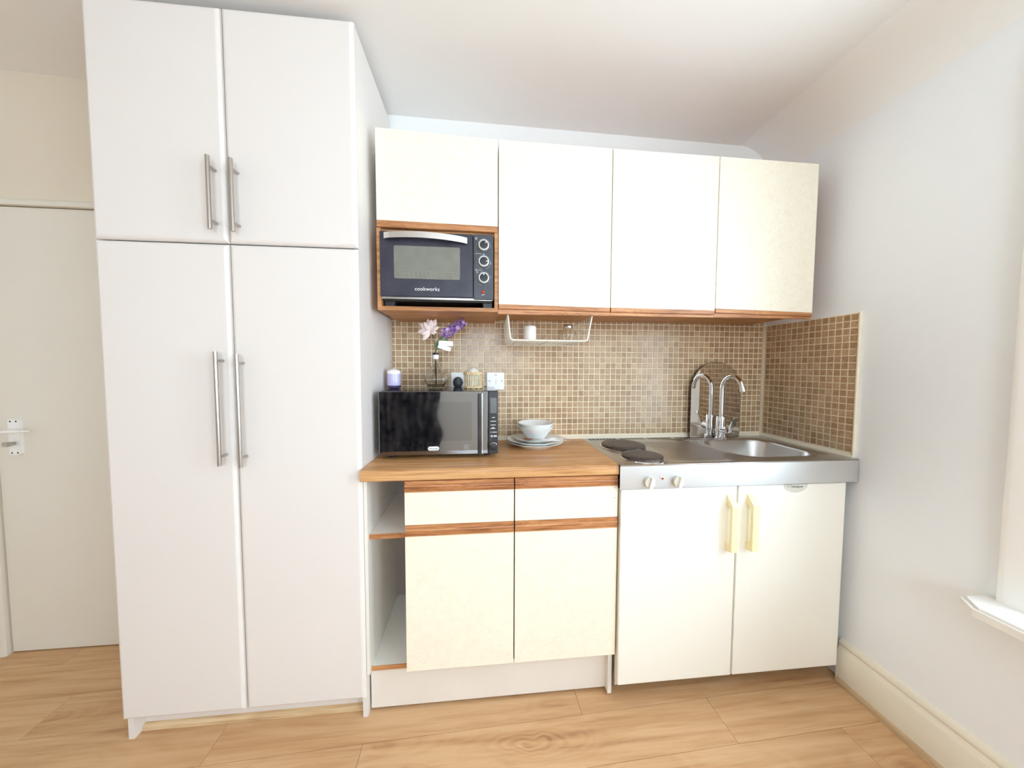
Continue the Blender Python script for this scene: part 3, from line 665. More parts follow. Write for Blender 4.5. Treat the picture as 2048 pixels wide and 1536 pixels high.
for (z, x0, x1) in ((1.119, -1.484, -1.472), (1.104, -1.4895, -1.4675), (1.089, -1.489, -1.469), (1.0745, -1.489, -1.470), (1.079, -1.483, -1.475), (1.0595, -1.490, -1.485), (1.0595, -1.482, -1.464), (1.0455, -1.490, -1.481), (1.0455, -1.478, -1.465), (1.041, -1.489, -1.480), (1.0415, -1.477, -1.464)):
    add_box(mb, x0, x1, my - 0.0008, my + 0.001, z - 0.0011, z + 0.0011)
obj('panel_marking', mb, 'white_print', p)['kind'] = 'stuff'
kb = obj('dial', lathe((-1.479, my, 1.004), [(0.0165, 0.002), (0.0165, -0.010), (0.0145, -0.014), (0.004, -0.0155)], 28, 'y'), 'black_plastic', p, 35)
ab = bmesh.new(); pts = [(-1.479 + 0.0158 * math.sin(-1 + 2 * k / 12), my - 0.0128, 1.004 + 0.0158 * math.cos(-1 + 2 * k / 12)) for k in range(13)]; add_tube(ab, pts, 0.0011, 6)
obj('dial_rim', ab, 'silver', kb)
for x in (mx0 + 0.04, mx1 - 0.04):
    for y in (my + 0.05, -0.085): obj('foot', lathe((x, y, 0.9558), [(0.012, 0), (0.014, 0.0185)], 14), 'black_plastic', t)
MT = mz1 - 0.001
# lilac candle jar
t = thing('jar_candle', (-1.9100, -0.155, MT), 'lilac glass jar candle at the left end of the microwave', 'candle')
cx, cy, cz = -1.9100, -0.155, MT
obj('jar', lathe((cx, cy, cz), [(0.020, 0.0006), (0.026, 0.002), (0.0305, 0.010), (0.0312, 0.03), (0.0305, 0.066)], 32), 'lilac_glass', t, 40)
obj('jar_base', lathe((cx, cy, cz), [(0.019, 0.0008), (0.025, 0.003), (0.0288, 0.0100), (0.0285, 0.0145), (0.001, 0.0145)], 32), 'purple_base', t, 40, 'thick purple jar base')
obj('wax', lathe((cx, cy, cz), [(0.0284, 0.0147), (0.0290, 0.03), (0.0284, 0.0640), (0.001, 0.0640)], 32), 'lilac_wax', t, 40, 'lilac candle wax')
obj('wax_top', lathe((cx, cy, cz), [(0.0284, 0.0641), (0.0282, 0.076), (0.026, 0.079), (0.016, 0.084), (0.004, 0.088), (0.001, 0.0885)], 32), 'wax', t, 40, 'white crumbly wax on top')
obj('wick', tube([(cx, cy, cz + 0.088), (cx + 0.001, cy, cz + 0.095)], 0.0008, 6), 'wax', t)
# faceted glass bud vase
vx, vy = -1.7290, -0.150
def facet_vase(c, prof, n=10):
    bm = lathe(c, prof, n * 5)
    for v in bm.verts:                       # soft upright flutes, strongest round the belly
        dx, dy, h = v.co.x - c[0], v.co.y - c[1], v.co.z - c[2]; q = math.atan2(dy, dx)
        k = 1 + 0.055 * math.cos(n * q) * max(0.0, math.sin(PI * min(h / 0.105, 1.0)))
        v.co.x = c[0] + dx * k; v.co.y = c[1] + dy * k
    return bm
t = thing('bud_vase', (vx, vy, MT), 'clear faceted glass bud vase on the microwave', 'vase')
outer = [(0.027, 0.0008), (0.030, 0.003), (0.040, 0.018), (0.0470, 0.031), (0.0490, 0.041), (0.0465, 0.052), (0.0385, 0.067), (0.0290, 0.081), (0.0200, 0.096), (0.0148, 0.109), (0.0125, 0.122), (0.0122, 0.140), (0.0150, 0.162)]
inner = [(r_ - 0.0017, h_) for r_, h_ in outer[:2:-1]] + [(0.0365, 0.016), (0.028, 0.0085), (0.001, 0.008)]
obj('glass_body', facet_vase((vx, vy, MT), outer + inner, 12), 'glass', t, 60)
obj('neck_label', lathe((vx, vy, MT), [(0.0124, 0.131), (0.0126, 0.131), (0.0140, 0.1585), (0.0136, 0.1585)], 20), 'paper', t, 60, 'white paper label round the neck')
# pink lily
def petal(bm, base, d, nrm, L, W, curl=0.25, seg=6):
    d = Vector(d).normalized(); nrm = Vector(nrm); nrm = (nrm - d * nrm.dot(d)).normalized(); s_ = d.cross(nrm); base = Vector(base)
    rows = []
    for i in range(seg + 1):
        u = i / seg; w = W * (math.sin(PI * min(u * 0.93 + 0.07, 1.0)) ** 0.8); c = base + d * L * u + nrm * (curl * L * (u - u * u * 1.6))
        rows.append([bm.verts.new(c - s_ * w * 0.5 + nrm * 0.10 * w), bm.verts.new(c), bm.verts.new(c + s_ * w * 0.5 + nrm * 0.10 * w)])
    for a, b in zip(rows, rows[1:]):
        for k in range(2): bm.faces.new((a[k], a[k + 1], b[k + 1], b[k]))
fc = Vector((-1.752, -0.155, 1.484))
t = thing('pink_flower', (vx, vy, MT + 0.02), 'pale pink lily with open petals in the glass vase', 'flower', 'flowers in the bud vase')
obj('stem', tube([(vx + 0.003, vy, MT + 0.015), (vx + 0.002, vy, MT + 0.10), (vx + 0.002, vy, MT + 0.17), (vx - 0.004, vy, 1.43), (fc.x + 0.008, fc.y + 0.004, fc.z - 0.012)], 0.0019, 8), 'stem', t, 60)
for k, (a, L, fwd) in enumerate(((100, 0.052, 0.35), (62, 0.058, 0.3), (145, 0.055, 0.4), (188, 0.055, 0.5), (236, 0.054, 0.45), (20, 0.045, 0.7), (318, 0.030, 0.9), (80, 0.050, 0.9), (125, 0.045, 1.0), (210, 0.042, 1.1), (340, 0.035, 1.0))):
    q = math.radians(a); bm = bmesh.new()
    petal(bm, fc + Vector((0, 0.002, 0)), (math.cos(q), -0.55 * fwd, math.sin(q)), (0, -1, 0.1), L, L * 0.50)
    o = obj('petal', bm, 'petal_pink', t, 'all'); md = o.modifiers.new('thickness', 'SOLIDIFY'); md.thickness = 0.0007
# purple lilac spike
t = thing('purple_flower', (vx, vy, MT + 0.02), 'purple hyacinth-like flower spike in the glass vase', 'flower', 'flowers in the bud vase')
A = Vector((-1.700, -0.150, 1.462)); Bp = Vector((-1.6005, -0.150, 1.528))
obj('stem', tube([(vx - 0.003, vy, MT + 0.015), (vx - 0.002, vy, MT + 0.12), (vx, vy, MT + 0.18), (vx + 0.012, vy, 1.437), A, A.lerp(Bp, 0.9)], 0.0019, 8), 'stem', t, 60)
def floret(c, d, size, bm):
    u, w = frame_of(d)
    for k in range(5):
        q = 2 * PI * k / 5 + random.random() * 0.4; petal(bm, c, u * math.cos(q) + w * math.sin(q) + Vector(d) * 0.5, d, size, size * 0.62, 0.2, 3)
ax_ = (Bp - A).normalized(); u_, w_ = frame_of(ax_)
fl = []
for k in range(3):
    bm = bmesh.new(); floret(Vector((0, 0, 0)), Vector((0, -1, 0)), 0.0125, bm); me = mesh_from(bm, 'floret', Vector((0, 0, 0)), 'all')
    me.materials.append(M[('petal_purple', 'petal_lilac', 'petal_purple')[k]]); fl.append(me)
for k in range(46):
    s_ = (k + 0.5) / 46; q = k * 2.4; rad = 0.0235 * (1 - 0.45 * s_) * (0.7 if s_ < 0.08 else 1)
    dd = u_ * math.cos(q) + w_ * math.sin(q)
    c = A.lerp(Bp, s_) + dd * rad * random.uniform(0.8, 1.05)
    o = bpy.data.objects.new('floret', fl[0 if random.random() < 0.62 else 1]); C.objects.link(o); o.parent = t
    o.location = c - WORLD[t.name]; o.rotation_mode = 'QUATERNION'
    o.rotation_quaternion = Vector((0, -1, 0)).rotation_difference((dd + ax_ * 0.25).normalized()); o.scale = (random.uniform(0.8, 1.15),) * 3
for (b_, d_, L) in (((-1.716, -0.152, 1.410), (0.55, -0.15, 1.0), 0.062), ((-1.722, -0.150, 1.402), (0.25, -0.2, 1.0), 0.050), ((-1.724, -0.152, 1.398), (-0.15, -0.3, 1.0), 0.035), ((-1.712, -0.148, 1.420), (0.8, 0.1, 0.9), 0.05)):
    bm = bmesh.new(); petal(bm, b_, d_, (0, -1, 0.2), L, L * 0.42, 0.12)
    o = obj('leaf', bm, 'leaf', t, 'all'); o.modifiers.new('thickness', 'SOLIDIFY').thickness = 0.0008
# price tag folded over the stem
t = thing('price_tag', (-1.690, -0.162, 1.41), 'white folded paper tag hanging from the flower stems', 'tag')
def card(c, w, h, tilt, y):
    bm = bmesh.new(); q = math.radians(tilt); o = []
    for a, b in ((-w, -h), (w, -h), (w, h), (-w, h)): o.append((c[0] + a * math.cos(q) - b * math.sin(q), c[1] + a * math.sin(q) + b * math.cos(q)))
    add_prism(bm, o, 'y', y, y + 0.0006); return bm
obj('upper_leaf', card((-1.6820, 1.4265), 0.0310, 0.0110, -3, -0.170), 'paper', t)
lw = obj('lower_leaf', card((-1.6885, 1.4080), 0.0290, 0.0095, -18, -0.166), 'paper', t)
obj('print', card((-1.681, 1.4255), 0.004, 0.0006, -3, -0.1703), 'grey_print', t)
obj('loop', tube([(-1.712, -0.164, 1.428), (-1.722, -0.158, 1.43), (-1.728, -0.150, 1.425), (-1.722, -0.143, 1.428), (-1.71, -0.160, 1.42)], 0.0006, 6), 'paper', t)
# wicker candle holder
cx, cy = -1.5640, -0.155
t = thing('wicker_candle', (cx, cy, MT), 'white candle in a round pale wicker holder on the microwave', 'candle')
obj('glass_liner', lathe((cx, cy, MT), [(0.033, 0.003), (0.0355, 0.006), (0.0355, 0.078), (0.0342, 0.078), (0.034, 0.008), (0.001, 0.007)], 28), 'thin_glass', t, 40)
obj('wax', lathe((cx, cy, MT), [(0.030, 0.010), (0.0325, 0.012), (0.0325, 0.076), (0.027, 0.080), (0.016, 0.088), (0.004, 0.0945), (0.001, 0.095)], 28), 'wax', t, 40, 'white candle wax')
for k in range(24):
    q = 2 * PI * k / 24; r_ = 0.0382
    obj('cane', tube([(cx + (r_ - 0.001) * math.cos(q), cy + (r_ - 0.001) * math.sin(q), MT + 0.004), (cx + r_ * math.cos(q + 0.02), cy + r_ * math.sin(q + 0.02), MT + 0.036), (cx + (r_ - 0.0006) * math.cos(q), cy + (r_ - 0.0006) * math.sin(q), MT + 0.071)], 0.0021, 6), 'wicker', t, 60)
for (z, r_, tr) in ((0.004, 0.0388, 0.0040), (0.009, 0.0395, 0.0028), (0.037, 0.0402, 0.0009), (0.064, 0.0393, 0.0030), (0.070, 0.0385, 0.0040)):
    bm = bmesh.new(); nseg = 40; pr = []
    pts = [(cx + (r_ + (0.0012 * (-1) ** k if tr > 0.002 else 0)) * math.cos(2 * PI * k / nseg), cy + (r_ + (0.0012 * (-1) ** k if tr > 0.002 else 0)) * math.sin(2 * PI * k / nseg), MT + z + (0.001 * (-1) ** (k // 2) if tr > 0.002 else 0)) for k in range(nseg + 1)]
    add_tube(bm, pts, tr, 8, False); obj('woven_band', bm, 'wicker', t, 60)

# ------------------------------------------------------------------ socket and switch on the tiles
def plate(name, x0, label, cat):
    t = thing(name, (x0 + 0.0428, -0.003, 1.2105), label, cat)
    p = obj('faceplate', prism(rrect(x0, x0 + 0.0855, 1.2105, 1.296, 0.003, 3), 'y', -0.0095, 0.0, 0.0), 'white_plastic', t)
    return t, p
t, p = plate('wall_socket', -1.6732, 'white wall socket with a black plug, beside the wicker candle', 'socket')
obj('socket_hole', boxes((-1.606, -1.602, -0.0100, -0.009, 1.265, 1.273), (-1.618, -1.614, -0.0100, -0.009, 1.245, 1.249)), 'dark', p)
t2 = thing('plug', (-1.6395, -0.02, 1.225), 'round black plug in the socket above the microwave', 'plug')
bm = prism([(-1.6395 + 0.0235 * math.cos(q), 1.2475 + (0.0275 if math.sin(q) > 0 else 0.0265) * math.sin(q)) for q in [2 * PI * k / 28 for k in range(28)]], 'y', -0.047, -0.0097, 0.004)
obj('plug_body', bm, 'black_plastic', t2, 40)
obj('cable', tube([(-1.6395, -0.035, 1.225), (-1.6395, -0.036, 1.215), (-1.64, -0.015, 1.18), (-1.65, -0.012, 1.05)], 0.003, 8), 'black_plastic', t2, 60)
t, p = plate('fused_switch', -1.4976, 'white fused wall switch with a red mark, right of the wicker candle', 'switch')
obj('rocker', prism([(-0.0095, 1.240), (-0.0095, 1.266), (-0.0120, 1.266), (-0.0150, 1.240)], 'x', -1.4515, -1.4355), 'white_plastic', p)
obj('fuse_carrier', box(-1.4745, -1.4585, -0.0102, -0.009, 1.240, 1.266), 'white_plastic', p)
obj('neon', box(-1.4605, -1.4490, -0.0102, -0.009, 1.2825, 1.2855), 'red_lamp', p, label='red neon mark')
for x in (-1.4855, -1.4242): obj('screw', lathe((x, -0.0095, 1.2535), [(0.0034, 0.001), (0.0030, -0.001)], 10, 'y'), 'badge_text', p)

# ------------------------------------------------------------------ plates, bowls and cutlery
PX, PY, PZ = -1.2755, -0.137, 0.9557
def dish(name, z, rf, rr, h, label, cat, grp, th=0.0035, flat=0.62):
    pr = [(0.001, 0.0022), (rf * 0.86, 0.0022), (rf * 0.9, 0.0), (rf, 0.0), (rf + 0.002, 0.003), (rr * flat + (rr - rr * flat) * 0.35, h * 0.45), (rr, h - th * 0.6), (rr + 0.0008, h - th * 0.2), (rr - 0.001, h), (rr * flat + (rr - rr * flat) * 0.3, h * 0.45 + th), (rf, 0.0025 + th), (0.001, 0.002 + th)]
    return tag(obj(name, lathe((PX, PY, z), pr, 56), 'ceramic', None, 40), label, cat, grp)
dish('dinner_plate', PZ, 0.075, 0.131, 0.026, 'lowest white dinner plate of the stack on the worktop', 'plate', 'stacked plates')
dish('dinner_plate', PZ + 0.0105, 0.075, 0.130, 0.026, 'white dinner plate second from the bottom of the stack', 'plate', 'stacked plates')
dish('side_plate', PZ + 0.0215, 0.055, 0.100, 0.020, 'small white side plate carrying the bowls', 'plate', 'stacked plates')
def bowl(z, label):
    pr = [(0.001, 0.003), (0.028, 0.003), (0.030, 0.0), (0.035, 0.0), (0.037, 0.004), (0.058, 0.030), (0.0825, 0.062), (0.0842, 0.066), (0.0825, 0.067), (0.0795, 0.0645), (0.055, 0.0325), (0.034, 0.008), (0.001, 0.0065)]
    return tag(obj('cereal_bowl', lathe((PX + 0.003, PY, z), pr, 56), 'ceramic', None, 40), label, 'bowl', 'stacked bowls')
bowl(PZ + 0.0275, 'lower white bowl standing on the side plate')
bowl(PZ + 0.0425, 'upper white bowl nested on top of the stack')
def cutlery(name, pts, head, label):
    t = thing(name, pts[0], label, name)
    bm = bmesh.new(); n = len(pts); prev = None
    P = [Vector(p) for p in pts]
    for i, p in enumerate(P):
        d = (P[min(i + 1, n - 1)] - P[max(i - 1, 0)]).normalized(); s_ = d.cross(Vector((0, 0, 1))).normalized(); w = 0.0028 + 0.0022 * i / (n - 1)
        ring = [bm.verts.new(p + s_ * w + Vector((0, 0, 0.001))), bm.verts.new(p - s_ * w + Vector((0, 0, 0.001))), bm.verts.new(p - s_ * w - Vector((0, 0, 0.001))), bm.verts.new(p + s_ * w - Vector((0, 0, 0.001)))]
        if prev:
            for k in range(4): bm.faces.new((prev[k], prev[(k + 1) % 4], ring[(k + 1) % 4], ring[k]))
        else: bm.faces.new(ring)
        prev = ring
    bm.faces.new(prev[::-1]); obj('handle', bm, 'chrome', t, 40)
    d = (P[0] - P[1]).normalized(); s_ = d.cross(Vector((0, 0, 1))).normalized(); up_ = s_.cross(d)
    bm = bmesh.new()
    if head == 'spoon':
        rows = []
        for i in range(7):
            u = i / 6; w = 0.0165 * math.sin(PI * (0.08 + 0.90 * u)) ** 0.7; c = P[0] + d * 0.045 * u
            rows.append([bm.verts.new(c + s_ * w * k - up_ * 0.006 * (1 - k * k) * math.sin(PI * u)) for k in (-1, -0.5, 0, 0.5, 1)])
        for a, b in zip(rows, rows[1:]):
            for k in range(4): bm.faces.new((a[k], a[k + 1], b[k + 1], b[k]))
        o = obj('spoon_bowl', bm, 'coin', t, 'all', 'coppery brown spoon bowl'); o.modifiers.new('thickness', 'SOLIDIFY').thickness = 0.001
    else:
        add_prism(bm, [(-0.004, 0), (0.004, 0), (0.010, 0.012), (0.010, 0.02), (-0.010, 0.02), (-0.010, 0.012)], 'z', -0.0008, 0.0008)
        for k in (-0.0085, -0.003, 0.0025, 0.008):
            add_box(bm, k - 0.0012, k + 0.0012, 0.02, 0.046, -0.0008, 0.0008)
        mt = Matrix(((s_.x, d.x, up_.x), (s_.y, d.y, up_.y), (s_.z, d.z, up_.z)))
        for v in bm.verts: v.co = P[0] + mt @ v.co
        obj('fork_tines', bm, 'chrome', t)
cutlery('spoon', [(-1.300, -0.2225, 1.0045), (-1.275, -0.229, 1.0035), (-1.235, -0.236, 1.0025), (-1.170, -0.240, 1.0005), (-1.143, -0.240, 0.9995)], 'spoon', 'spoon with a coppery bowl lying across the front of the plates')
cutlery('fork', [(-1.262, -0.212, 1.0045), (-1.240, -0.216, 1.0050), (-1.205, -0.220, 1.0055), (-1.175, -0.221, 1.0055), (-1.150, -0.220, 1.005)], 'fork', 'shiny fork lying beside the spoon on the plate rim')

# ------------------------------------------------------------------ wire rack hanging under the second wall cabinet
t = thing('wire_rack', (-1.242, -0.17, 1.434), 'cream wire rack hanging under the wall cabinet', 'rack')
xl, xr, yf, yb, zb, zt = -1.408, -1.084, -0.300, -0.050, 1.4335, 1.5565
xlt, xrt = -1.4215, -1.0625
def prof_at(y, lo=0):
    return [(xlt, y, zt), (xl - 0.001, y, zb + 0.012), (xl + 0.002, y, zb + 0.003), (xl + 0.012, y, zb), (xr - 0.012, y, zb - 0.001), (xr - 0.002, y, zb + 0.003), (xr + 0.001, y, zb + 0.012), (xrt, y, zt)]
obj('front_frame', tube(prof_at(yf), 0.0042, 10), 'wire', t, 50)
obj('back_frame', tube([(xlt + 0.004, yb, zt - 0.025)] + prof_at(yb)[1:-1] + [(xrt - 0.004, yb, zt - 0.025)], 0.0028, 8), 'wire', t, 50)
for k in range(7):
    u = (k + 1) / 8; y = yf + (yb - yf) * u; dz = 0.018 + 0.010 * u; e_ = (zt - zb)
    pp = prof_at(y); q = dz / e_
    pp[0] = (xlt + (xl - xlt) * q, y, zt - dz); pp[-1] = (xrt + (xr - xrt) * q, y, zt - dz)
    obj('rack_wire', tube(pp, 0.0010, 6), 'wire', t, 60)
for x in (xl + 0.03, (xl + xr) / 2, xr - 0.03): obj('cross_wire', tube([(x, yf, zb - 0.003), (x, yb, zb - 0.003)], 0.0015, 6), 'wire', t, 60)
for (xa, xb_) in ((xlt, xl), (xrt, xr)):
    x0_ = xa + (xb_ - xa) * 0.16
    obj('top_wire', tube([(x0_, yf, zt - 0.018), (xa + (xb_ - xa) * 0.23, yb, zt - 0.0275)], 0.0016, 6), 'nickel', t, 60)
    obj('hanging_arm', tube([(x0_, -0.19, zt - 0.022), (x0_ + (0.03 if xa > -1.2 else -0.012), -0.22, zt - 0.002)], 0.0014, 6), 'nickel', t, 60)
RZ = zb + 0.0034
t = thing('pillar_candle', (-1.3125, -0.20, RZ), 'plain white pillar candle in the wire rack', 'candle')
obj('wax', lathe((-1.3125, -0.20, RZ), [(0.0265, 0), (0.028, 0.002), (0.028, 0.062), (0.0255, 0.066), (0.012, 0.071), (0.003, 0.0735), (0.001, 0.074)], 32), 'wax', t, 40)
obj('wick', tube([(-1.3125, -0.20, RZ + 0.0735), (-1.312, -0.20, RZ + 0.081)], 0.0008, 6), 'paper', t)
jx, jy = -1.1400, -0.20
t = thing('glass_jar', (jx, jy, RZ), 'small round glass jar with a silver lid in the wire rack', 'jar')
obj('glass_body', lathe((jx, jy, RZ), [(0.018, 0.0006), (0.024, 0.002), (0.034, 0.014), (0.0365, 0.028), (0.033, 0.044), (0.022, 0.057), (0.0175, 0.062), (0.0175, 0.066), (0.0160, 0.066), (0.0160, 0.062), (0.0205, 0.056), (0.0312, 0.043), (0.0345, 0.028), (0.032, 0.0155), (0.022, 0.005), (0.001, 0.0045)], 32), 'glass', t, 40)
obj('lid', lathe((jx, jy, RZ), [(0.0186, 0.060), (0.0190, 0.061), (0.0190, 0.0735), (0.0178, 0.0755), (0.001, 0.076)], 28), 'silver', t, 40, 'silver screw lid')

# ------------------------------------------------------------------ stainless steel sink top with hotplates
SZ, SF, SX0, SX1 = 0.9555, -0.474, -1.0075, -0.0045
t = thing('kitchen_sink', (-0.5, -0.24, 0.862), 'stainless steel sink top with two hotplates, drainer and bowl', 'sink')
bx0, bx1, by0, by1 = -0.455, -0.085, -0.415, -0.085
def bowl_loop(ins, z, r): return [(u, v, z) for u, v in rrect(bx0 + ins, bx1 - ins, by0 + ins, by1 - ins, r, 8)]
bm = bmesh.new()
outer_ = [bm.verts.new(p) for p in ((SX0, SF + 0.004, SZ), (SX1, SF + 0.004, SZ), (SX1, -0.004, SZ), (SX0, -0.004, SZ))]
oe = [bm.edges.new((outer_[i], outer_[(i + 1) % 4])) for i in range(4)]
L0 = [bm.verts.new(p) for p in bowl_loop(0, SZ, 0.09)]; ie = [bm.edges.new((L0[i], L0[(i + 1) % len(L0)])) for i in range(len(L0))]
bmesh.ops.triangle_fill(bm, use_beauty=True, use_dissolve=False, edges=oe + ie)
# rolled front edge and apron
fr = [(SF + 0.004, SZ), (SF + 0.001, SZ - 0.0015), (SF, SZ - 0.005), (SF, 0.8645), (SF + 0.002, 0.862), (SF + 0.02, 0.862)]
prev = [outer_[0], outer_[1]]
for (y, z) in fr[1:]:
    cur = [bm.verts.new((SX0, y, z)), bm.verts.new((SX1, y, z))]; bm.faces.new((prev[0], prev[1], cur[1], cur[0])); prev = cur
bmesh.ops.delete(bm, geom=[f for f in bm.faces if f.calc_center_median().z < SZ - 0.01], context='FACES_ONLY')
ap = box(SX0, SX1, SF, SF + 0.0012, 0.862, SZ - 0.0052); add_box(ap, SX0, SX1, SF + 0.0012, SF + 0.02, 0.862, 0.8632)
obj('apron', ap, 'apron_steel', t)
bt = obj('steel_top', bm, 'steel', t, 30)
md = bt.modifiers.new('thickness', 'SOLIDIFY'); md.thickness = 0.001; md.offset = -1
bm = bmesh.new(); loops = [[bm.verts.new(p) for p in bowl_loop(i, z, r)] for i, z, r in ((0, SZ, 0.09), (0.004, SZ - 0.003, 0.088), (0.008, SZ - 0.012, 0.086), (0.018, SZ - 0.11, 0.078), (0.03, SZ - 0.135, 0.07), (0.06, SZ - 0.145, 0.055), (0.13, SZ - 0.148, 0.03))]
for A_, B_ in zip(loops, loops[1:]):
    for k in range(len(A_)): bm.faces.new((A_[k], A_[(k + 1) % len(A_)], B_[(k + 1) % len(A_)], B_[k]))
bm.faces.new(loops[-1])
bo = obj('bowl', bm, 'bowl_steel', t, 50); md = bo.modifiers.new('thickness', 'SOLIDIFY'); md.thickness = 0.001; md.offset = 1
obj('drain', lathe(((bx0 + bx1) / 2, (by0 + by1) / 2, SZ - 0.1475), [(0.035, 0), (0.034, 0.002), (0.020, 0.0015), (0.018, -0.001)], 24), 'chrome', bo, 40)
# raised rim round the bowl and the drainer ribs
bm = bmesh.new(); ro = bowl_loop(-0.012, SZ, 0.10); ri = bowl_loop(0.0, SZ, 0.09); rm = bowl_loop(-0.006, SZ + 0.0022, 0.095)
LO, LM, LI = ([bm.verts.new(p) for p in q] for q in (ro, rm, ri))
for A_, B_ in ((LO, LM), (LM, LI)):
    for k in range(len(A_)): bm.faces.new((A_[k], A_[(k + 1) % len(A_)], B_[(k + 1) % len(A_)], B_[k]))
obj('bowl_rim', bm, 'steel', t, 60)
bm = bmesh.new()
for k in range(18):
    y = -0.118 - k * 0.0178; x0 = -0.738 - 0.02 * (k / 17)
    add_prism(bm, [(y - 0.0040, SZ), (y - 0.0016, SZ + 0.0009), (y + 0.0016, SZ + 0.0009), (y + 0.0040, SZ)], 'x', x0, -0.478 if k > 3 else -0.44)
r_ = obj('drainer_ribs', bm, 'steel', t, 40); r_['kind'] = 'stuff'
bm = bmesh.new()
for k in range(30):
    x = -0.975 + k * 0.0185
    if k in (8, 16, 24): continue
    add_prism(bm, [(x, -0.046), (x + 0.008, -0.046), (x + 0.004, -0.018), (x - 0.004, -0.018)], 'z', SZ - 0.0002, SZ + 0.0005)
r_ = obj('vent_slots', bm, 'dark', t); r_['kind'] = 'stuff'
for (hx, hy, hr) in ((-0.876, -0.205, 0.096), (-0.880, -0.392, 0.079)):
    h = obj('hotplate', lathe((hx, hy, SZ), [(hr * 0.93, 0.0), (hr * 0.94, 0.004), (hr, 0.0055), (hr, 0.0145), (hr - 0.003, 0.0165), (hr * 0.5, 0.0168), (hr * 0.25, 0.0166), (0.002, 0.0164)], 48), 'hob', t, 35, 'dark cast hotplate')
    obj('hotplate_ring', lathe((hx, hy, SZ), [(hr + 0.005, 0.0002), (hr + 0.0055, 0.003), (hr + 0.002, 0.0058), (hr - 0.004, 0.0056), (hr - 0.008, 0.0002)], 48), 'chrome', h, 40)
for x in (-0.8935, -0.7790):
    kz = 0.8885
    k_ = obj('knob', lathe((x, SF, kz), [(0.0215, 0.0), (0.0215, -0.008), (0.0195, -0.013), (0.006, -0.013)], 32, 'y'), 'knob_cream', t, 35, 'cream rotary knob')
    g_ = prism([(-0.0065, -0.0215), (0.0065, -0.0215), (0.0065, 0.0215), (-0.0065, 0.0215)], 'y', SF - 0.027, SF - 0.011, 0.003)
    bmesh.ops.rotate(g_, cent=(0, 0, 0), matrix=Matrix.Rotation(math.radians(14), 3, 'Y'), verts=g_.verts); bmesh.ops.translate(g_, vec=(x, 0, kz), verts=g_.verts)
    obj('knob_grip', g_, 'knob_cream', k_, 40)
i_ = obj('indicator', lathe((-0.8405, SF, 0.902), [(0.0066, 0.0), (0.0066, -0.002), (0.0046, -0.003)], 16, 'y'), 'silver', t, 40)
obj('indicator_lens', lathe((-0.8405, SF, 0.902), [(0.0048, -0.0018), (0.004, -0.004), (0.001, -0.005)], 14, 'y'), 'red_lamp', i_, 60, 'red indicator lens')

# ------------------------------------------------------------------ mixer tap and arched mirror
tx, ty = -0.2830, -0.062
t = thing('mixer_tap', (tx, ty, SZ), 'chrome swan-neck mixer tap in front of the arched mirror', 'tap')
obj('base', lathe((tx, ty, SZ + 0.0003), [(0.027, 0), (0.027, 0.004), (0.0235, 0.007)], 32), 'chrome', t, 40)
obj('column', lathe((tx, ty, SZ), [(0.0225, 0.006), (0.0225, 0.112), (0.0215, 0.1145), (0.012, 0.1155)], 32), 'chrome', t, 40)
R_ = 0.066; ztop = 1.214
pts = [(tx, ty, SZ + 0.11), (tx, ty, 1.15)] + [(tx, ty - R_ + R_ * math.cos(q), ztop + R_ * math.sin(q)) for q in [PI * 0.93 * k / 16 for k in range(17)]]
e = Vector(pts[-1]); dd = (Vector(pts[-1]) - Vector(pts[-2])).normalized(); pts.append(tuple(e + dd * 0.014))
obj('spout', tube(pts, 0.0108, 16), 'chrome', t, 50)
obj('aerator', tube([tuple(e + dd * 0.006), tuple(e + dd * 0.022)], 0.0128, 16), 'chrome', t, 40)
obj('cartridge', tube([(tx, ty - 0.015, 1.003), (tx, ty - 0.048, 1.008)], 0.0175, 20), 'chrome', t, 40)
lv = bmesh.new()
add_prism(lv, [(-0.0085, 0.0), (0.0085, 0.0), (0.0105, 0.085), (0.007, 0.093), (-0.007, 0.093), (-0.0105, 0.085)], 'y', -0.0035, 0.0035)
bmesh.ops.rotate(lv, cent=(0, 0, 0), matrix=Matrix.Rotation(math.radians(28), 3, 'X'), verts=lv.verts); bmesh.ops.translate(lv, vec=(tx + 0.002, ty - 0.050, 0.995), verts=lv.verts)
obj('lever', lv, 'chrome', t)
mo = [(-0.434, 0.957), (-0.434, 1.205)] + [(-0.288 - 0.146 * math.cos(q), 1.205 + 0.150 * math.sin(q)) for q in [PI * k / 24 for k in range(1, 24)]] + [(-0.142, 1.205), (-0.142, 0.957)]
t = thing('arched_mirror', (-0.288, -0.014, 0.957), 'frameless arched mirror standing against the tiles behind the tap', 'mirror')
obj('backing', prism(mo, 'y', -0.0150, -0.0105), 'dark', t)
obj('mirror_glass', prism(mo, 'y', -0.0175, -0.0150), 'mirror', t)
dl = math.radians(3.1); t.rotation_euler = (0, 0, dl); t.location = (-0.142 - 0.146 * math.cos(dl), -0.0145 - 0.146 * math.sin(dl), 0.957)

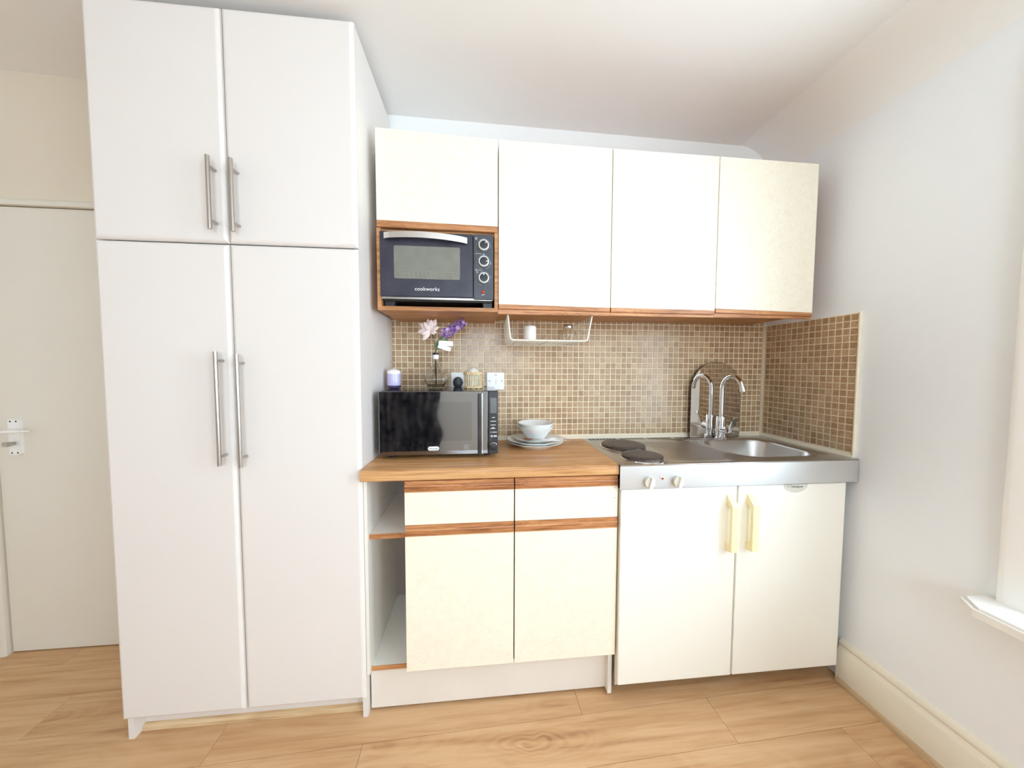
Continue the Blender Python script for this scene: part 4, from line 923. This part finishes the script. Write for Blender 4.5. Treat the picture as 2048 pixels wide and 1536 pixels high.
# ------------------------------------------------------------------ cupboard and fridge under the sink top
FY = -0.466
def under_unit(name, x0, x1, hx, label, cat):
    t = thing(name, ((x0 + x1) / 2, -0.23, 0), label, cat)
    obj('body', box(x0 + 0.004, x1 - 0.004, FY + 0.036, -0.02, 0.045, 0.795), 'fridge_side', t)
    d = obj('door', box(x0, x1, FY, FY + 0.034, 0.078, 0.8585, 0.004), 'fridge', t)
    # D-shaped grip with a sloping top
    p = [(FY, 0.826), (FY - 0.030, 0.795), (FY - 0.034, 0.788), (FY - 0.034, 0.608), (FY, 0.603), (FY, 0.632), (FY - 0.020, 0.637), (FY - 0.020, 0.776), (FY, 0.788)]
    obj('handle', prism(p, 'x', hx, hx + 0.0255, 0.0), 'handle_cream', d, 20, 'yellowed cream plastic pull handle')
    for x in (x0 + 0.05, x1 - 0.05):
        for y in (-0.30, -0.06): obj('foot', lathe((x, y, 0.0005), [(0.018, 0), (0.018, 0.01), (0.010, 0.012), (0.010, 0.046)], 14), 'black_plastic', t)
    return t, d
under_unit('sink_cupboard', -0.9985, -0.5235, -0.568, 'cream-white cupboard with a yellowed handle under the hotplates', 'cupboard')
t, d = under_unit('fridge', -0.5165, -0.045, -0.4815, 'cream-white small fridge with a grey badge under the sink bowl', 'fridge')
bo_ = [(-0.272 + 0.0525 * math.cos(q), 0.8575 - 0.034 * math.sin(q)) for q in [PI * k / 20 for k in range(21)]]
bd = obj('badge', prism(bo_, 'y', FY - 0.0016, FY + 0.0005), 'badge', d, label='half-round grey brand badge')
obj('badge_lettering', text_mesh('Whirlpool', 0.0125, (-0.268, FY - 0.0022, 0.8475), sx=0.95), 'badge_text', bd)
bm = bmesh.new(); add_tube(bm, [(-0.302 + 0.010 * math.cos(q), FY - 0.0019, 0.8515 + 0.004 * math.sin(q)) for q in [2 * PI * k / 16 for k in range(15)]], 0.0006, 5)
obj('badge_swoosh', bm, 'badge_text', bd)

# ------------------------------------------------------------------ added dark sheet, standing in for the figure mirrored in the microwave door
EDGE = [(0.0, -2.15), (0.18, -2.127), (0.34, -2.075), (0.64, -2.158), (0.95, -2.113), (1.4, -2.10), (2.4, -2.05)]
def figure_stand_in():
    bm = bmesh.new(); rows = []; nz, nx = 40, 40
    for i in range(nz + 1):
        z = 0.02 + 2.35 * i / nz
        for (za, xa), (zb_, xb_) in zip(EDGE, EDGE[1:]):
            if za <= z <= zb_: q = (z - za) / (zb_ - za); q = q * q * (3 - 2 * q); xe = xa + (xb_ - xa) * q
        rows.append([bm.verts.new((-3.3 + (xe + 3.3) * k / nx, RY0 + 0.10 + 0.03 * math.sin(k * 1.7), z)) for k in range(nx + 1)])
    for a, b in zip(rows, rows[1:]):
        for k in range(nx): bm.faces.new((a[k], a[k + 1], b[k + 1], b[k]))
    return bm
t = thing('figure_stand_in', (-2.75, RY0 + 0.1, 0.02), 'added dark sheet standing in for a figure mirrored in the microwave door', 'figure_stand_in')
cu2 = obj('fabric', figure_stand_in(), 'figure_stand_in', t, 'all'); cu2.modifiers.new('thickness', 'SOLIDIFY').thickness = 0.004
obj('rail', tube([(-3.2, RY0 + 0.1, 2.39), (-2.0, RY0 + 0.1, 2.39)], 0.012, 10), 'nickel', t, 50)  # rail added to carry the sheet
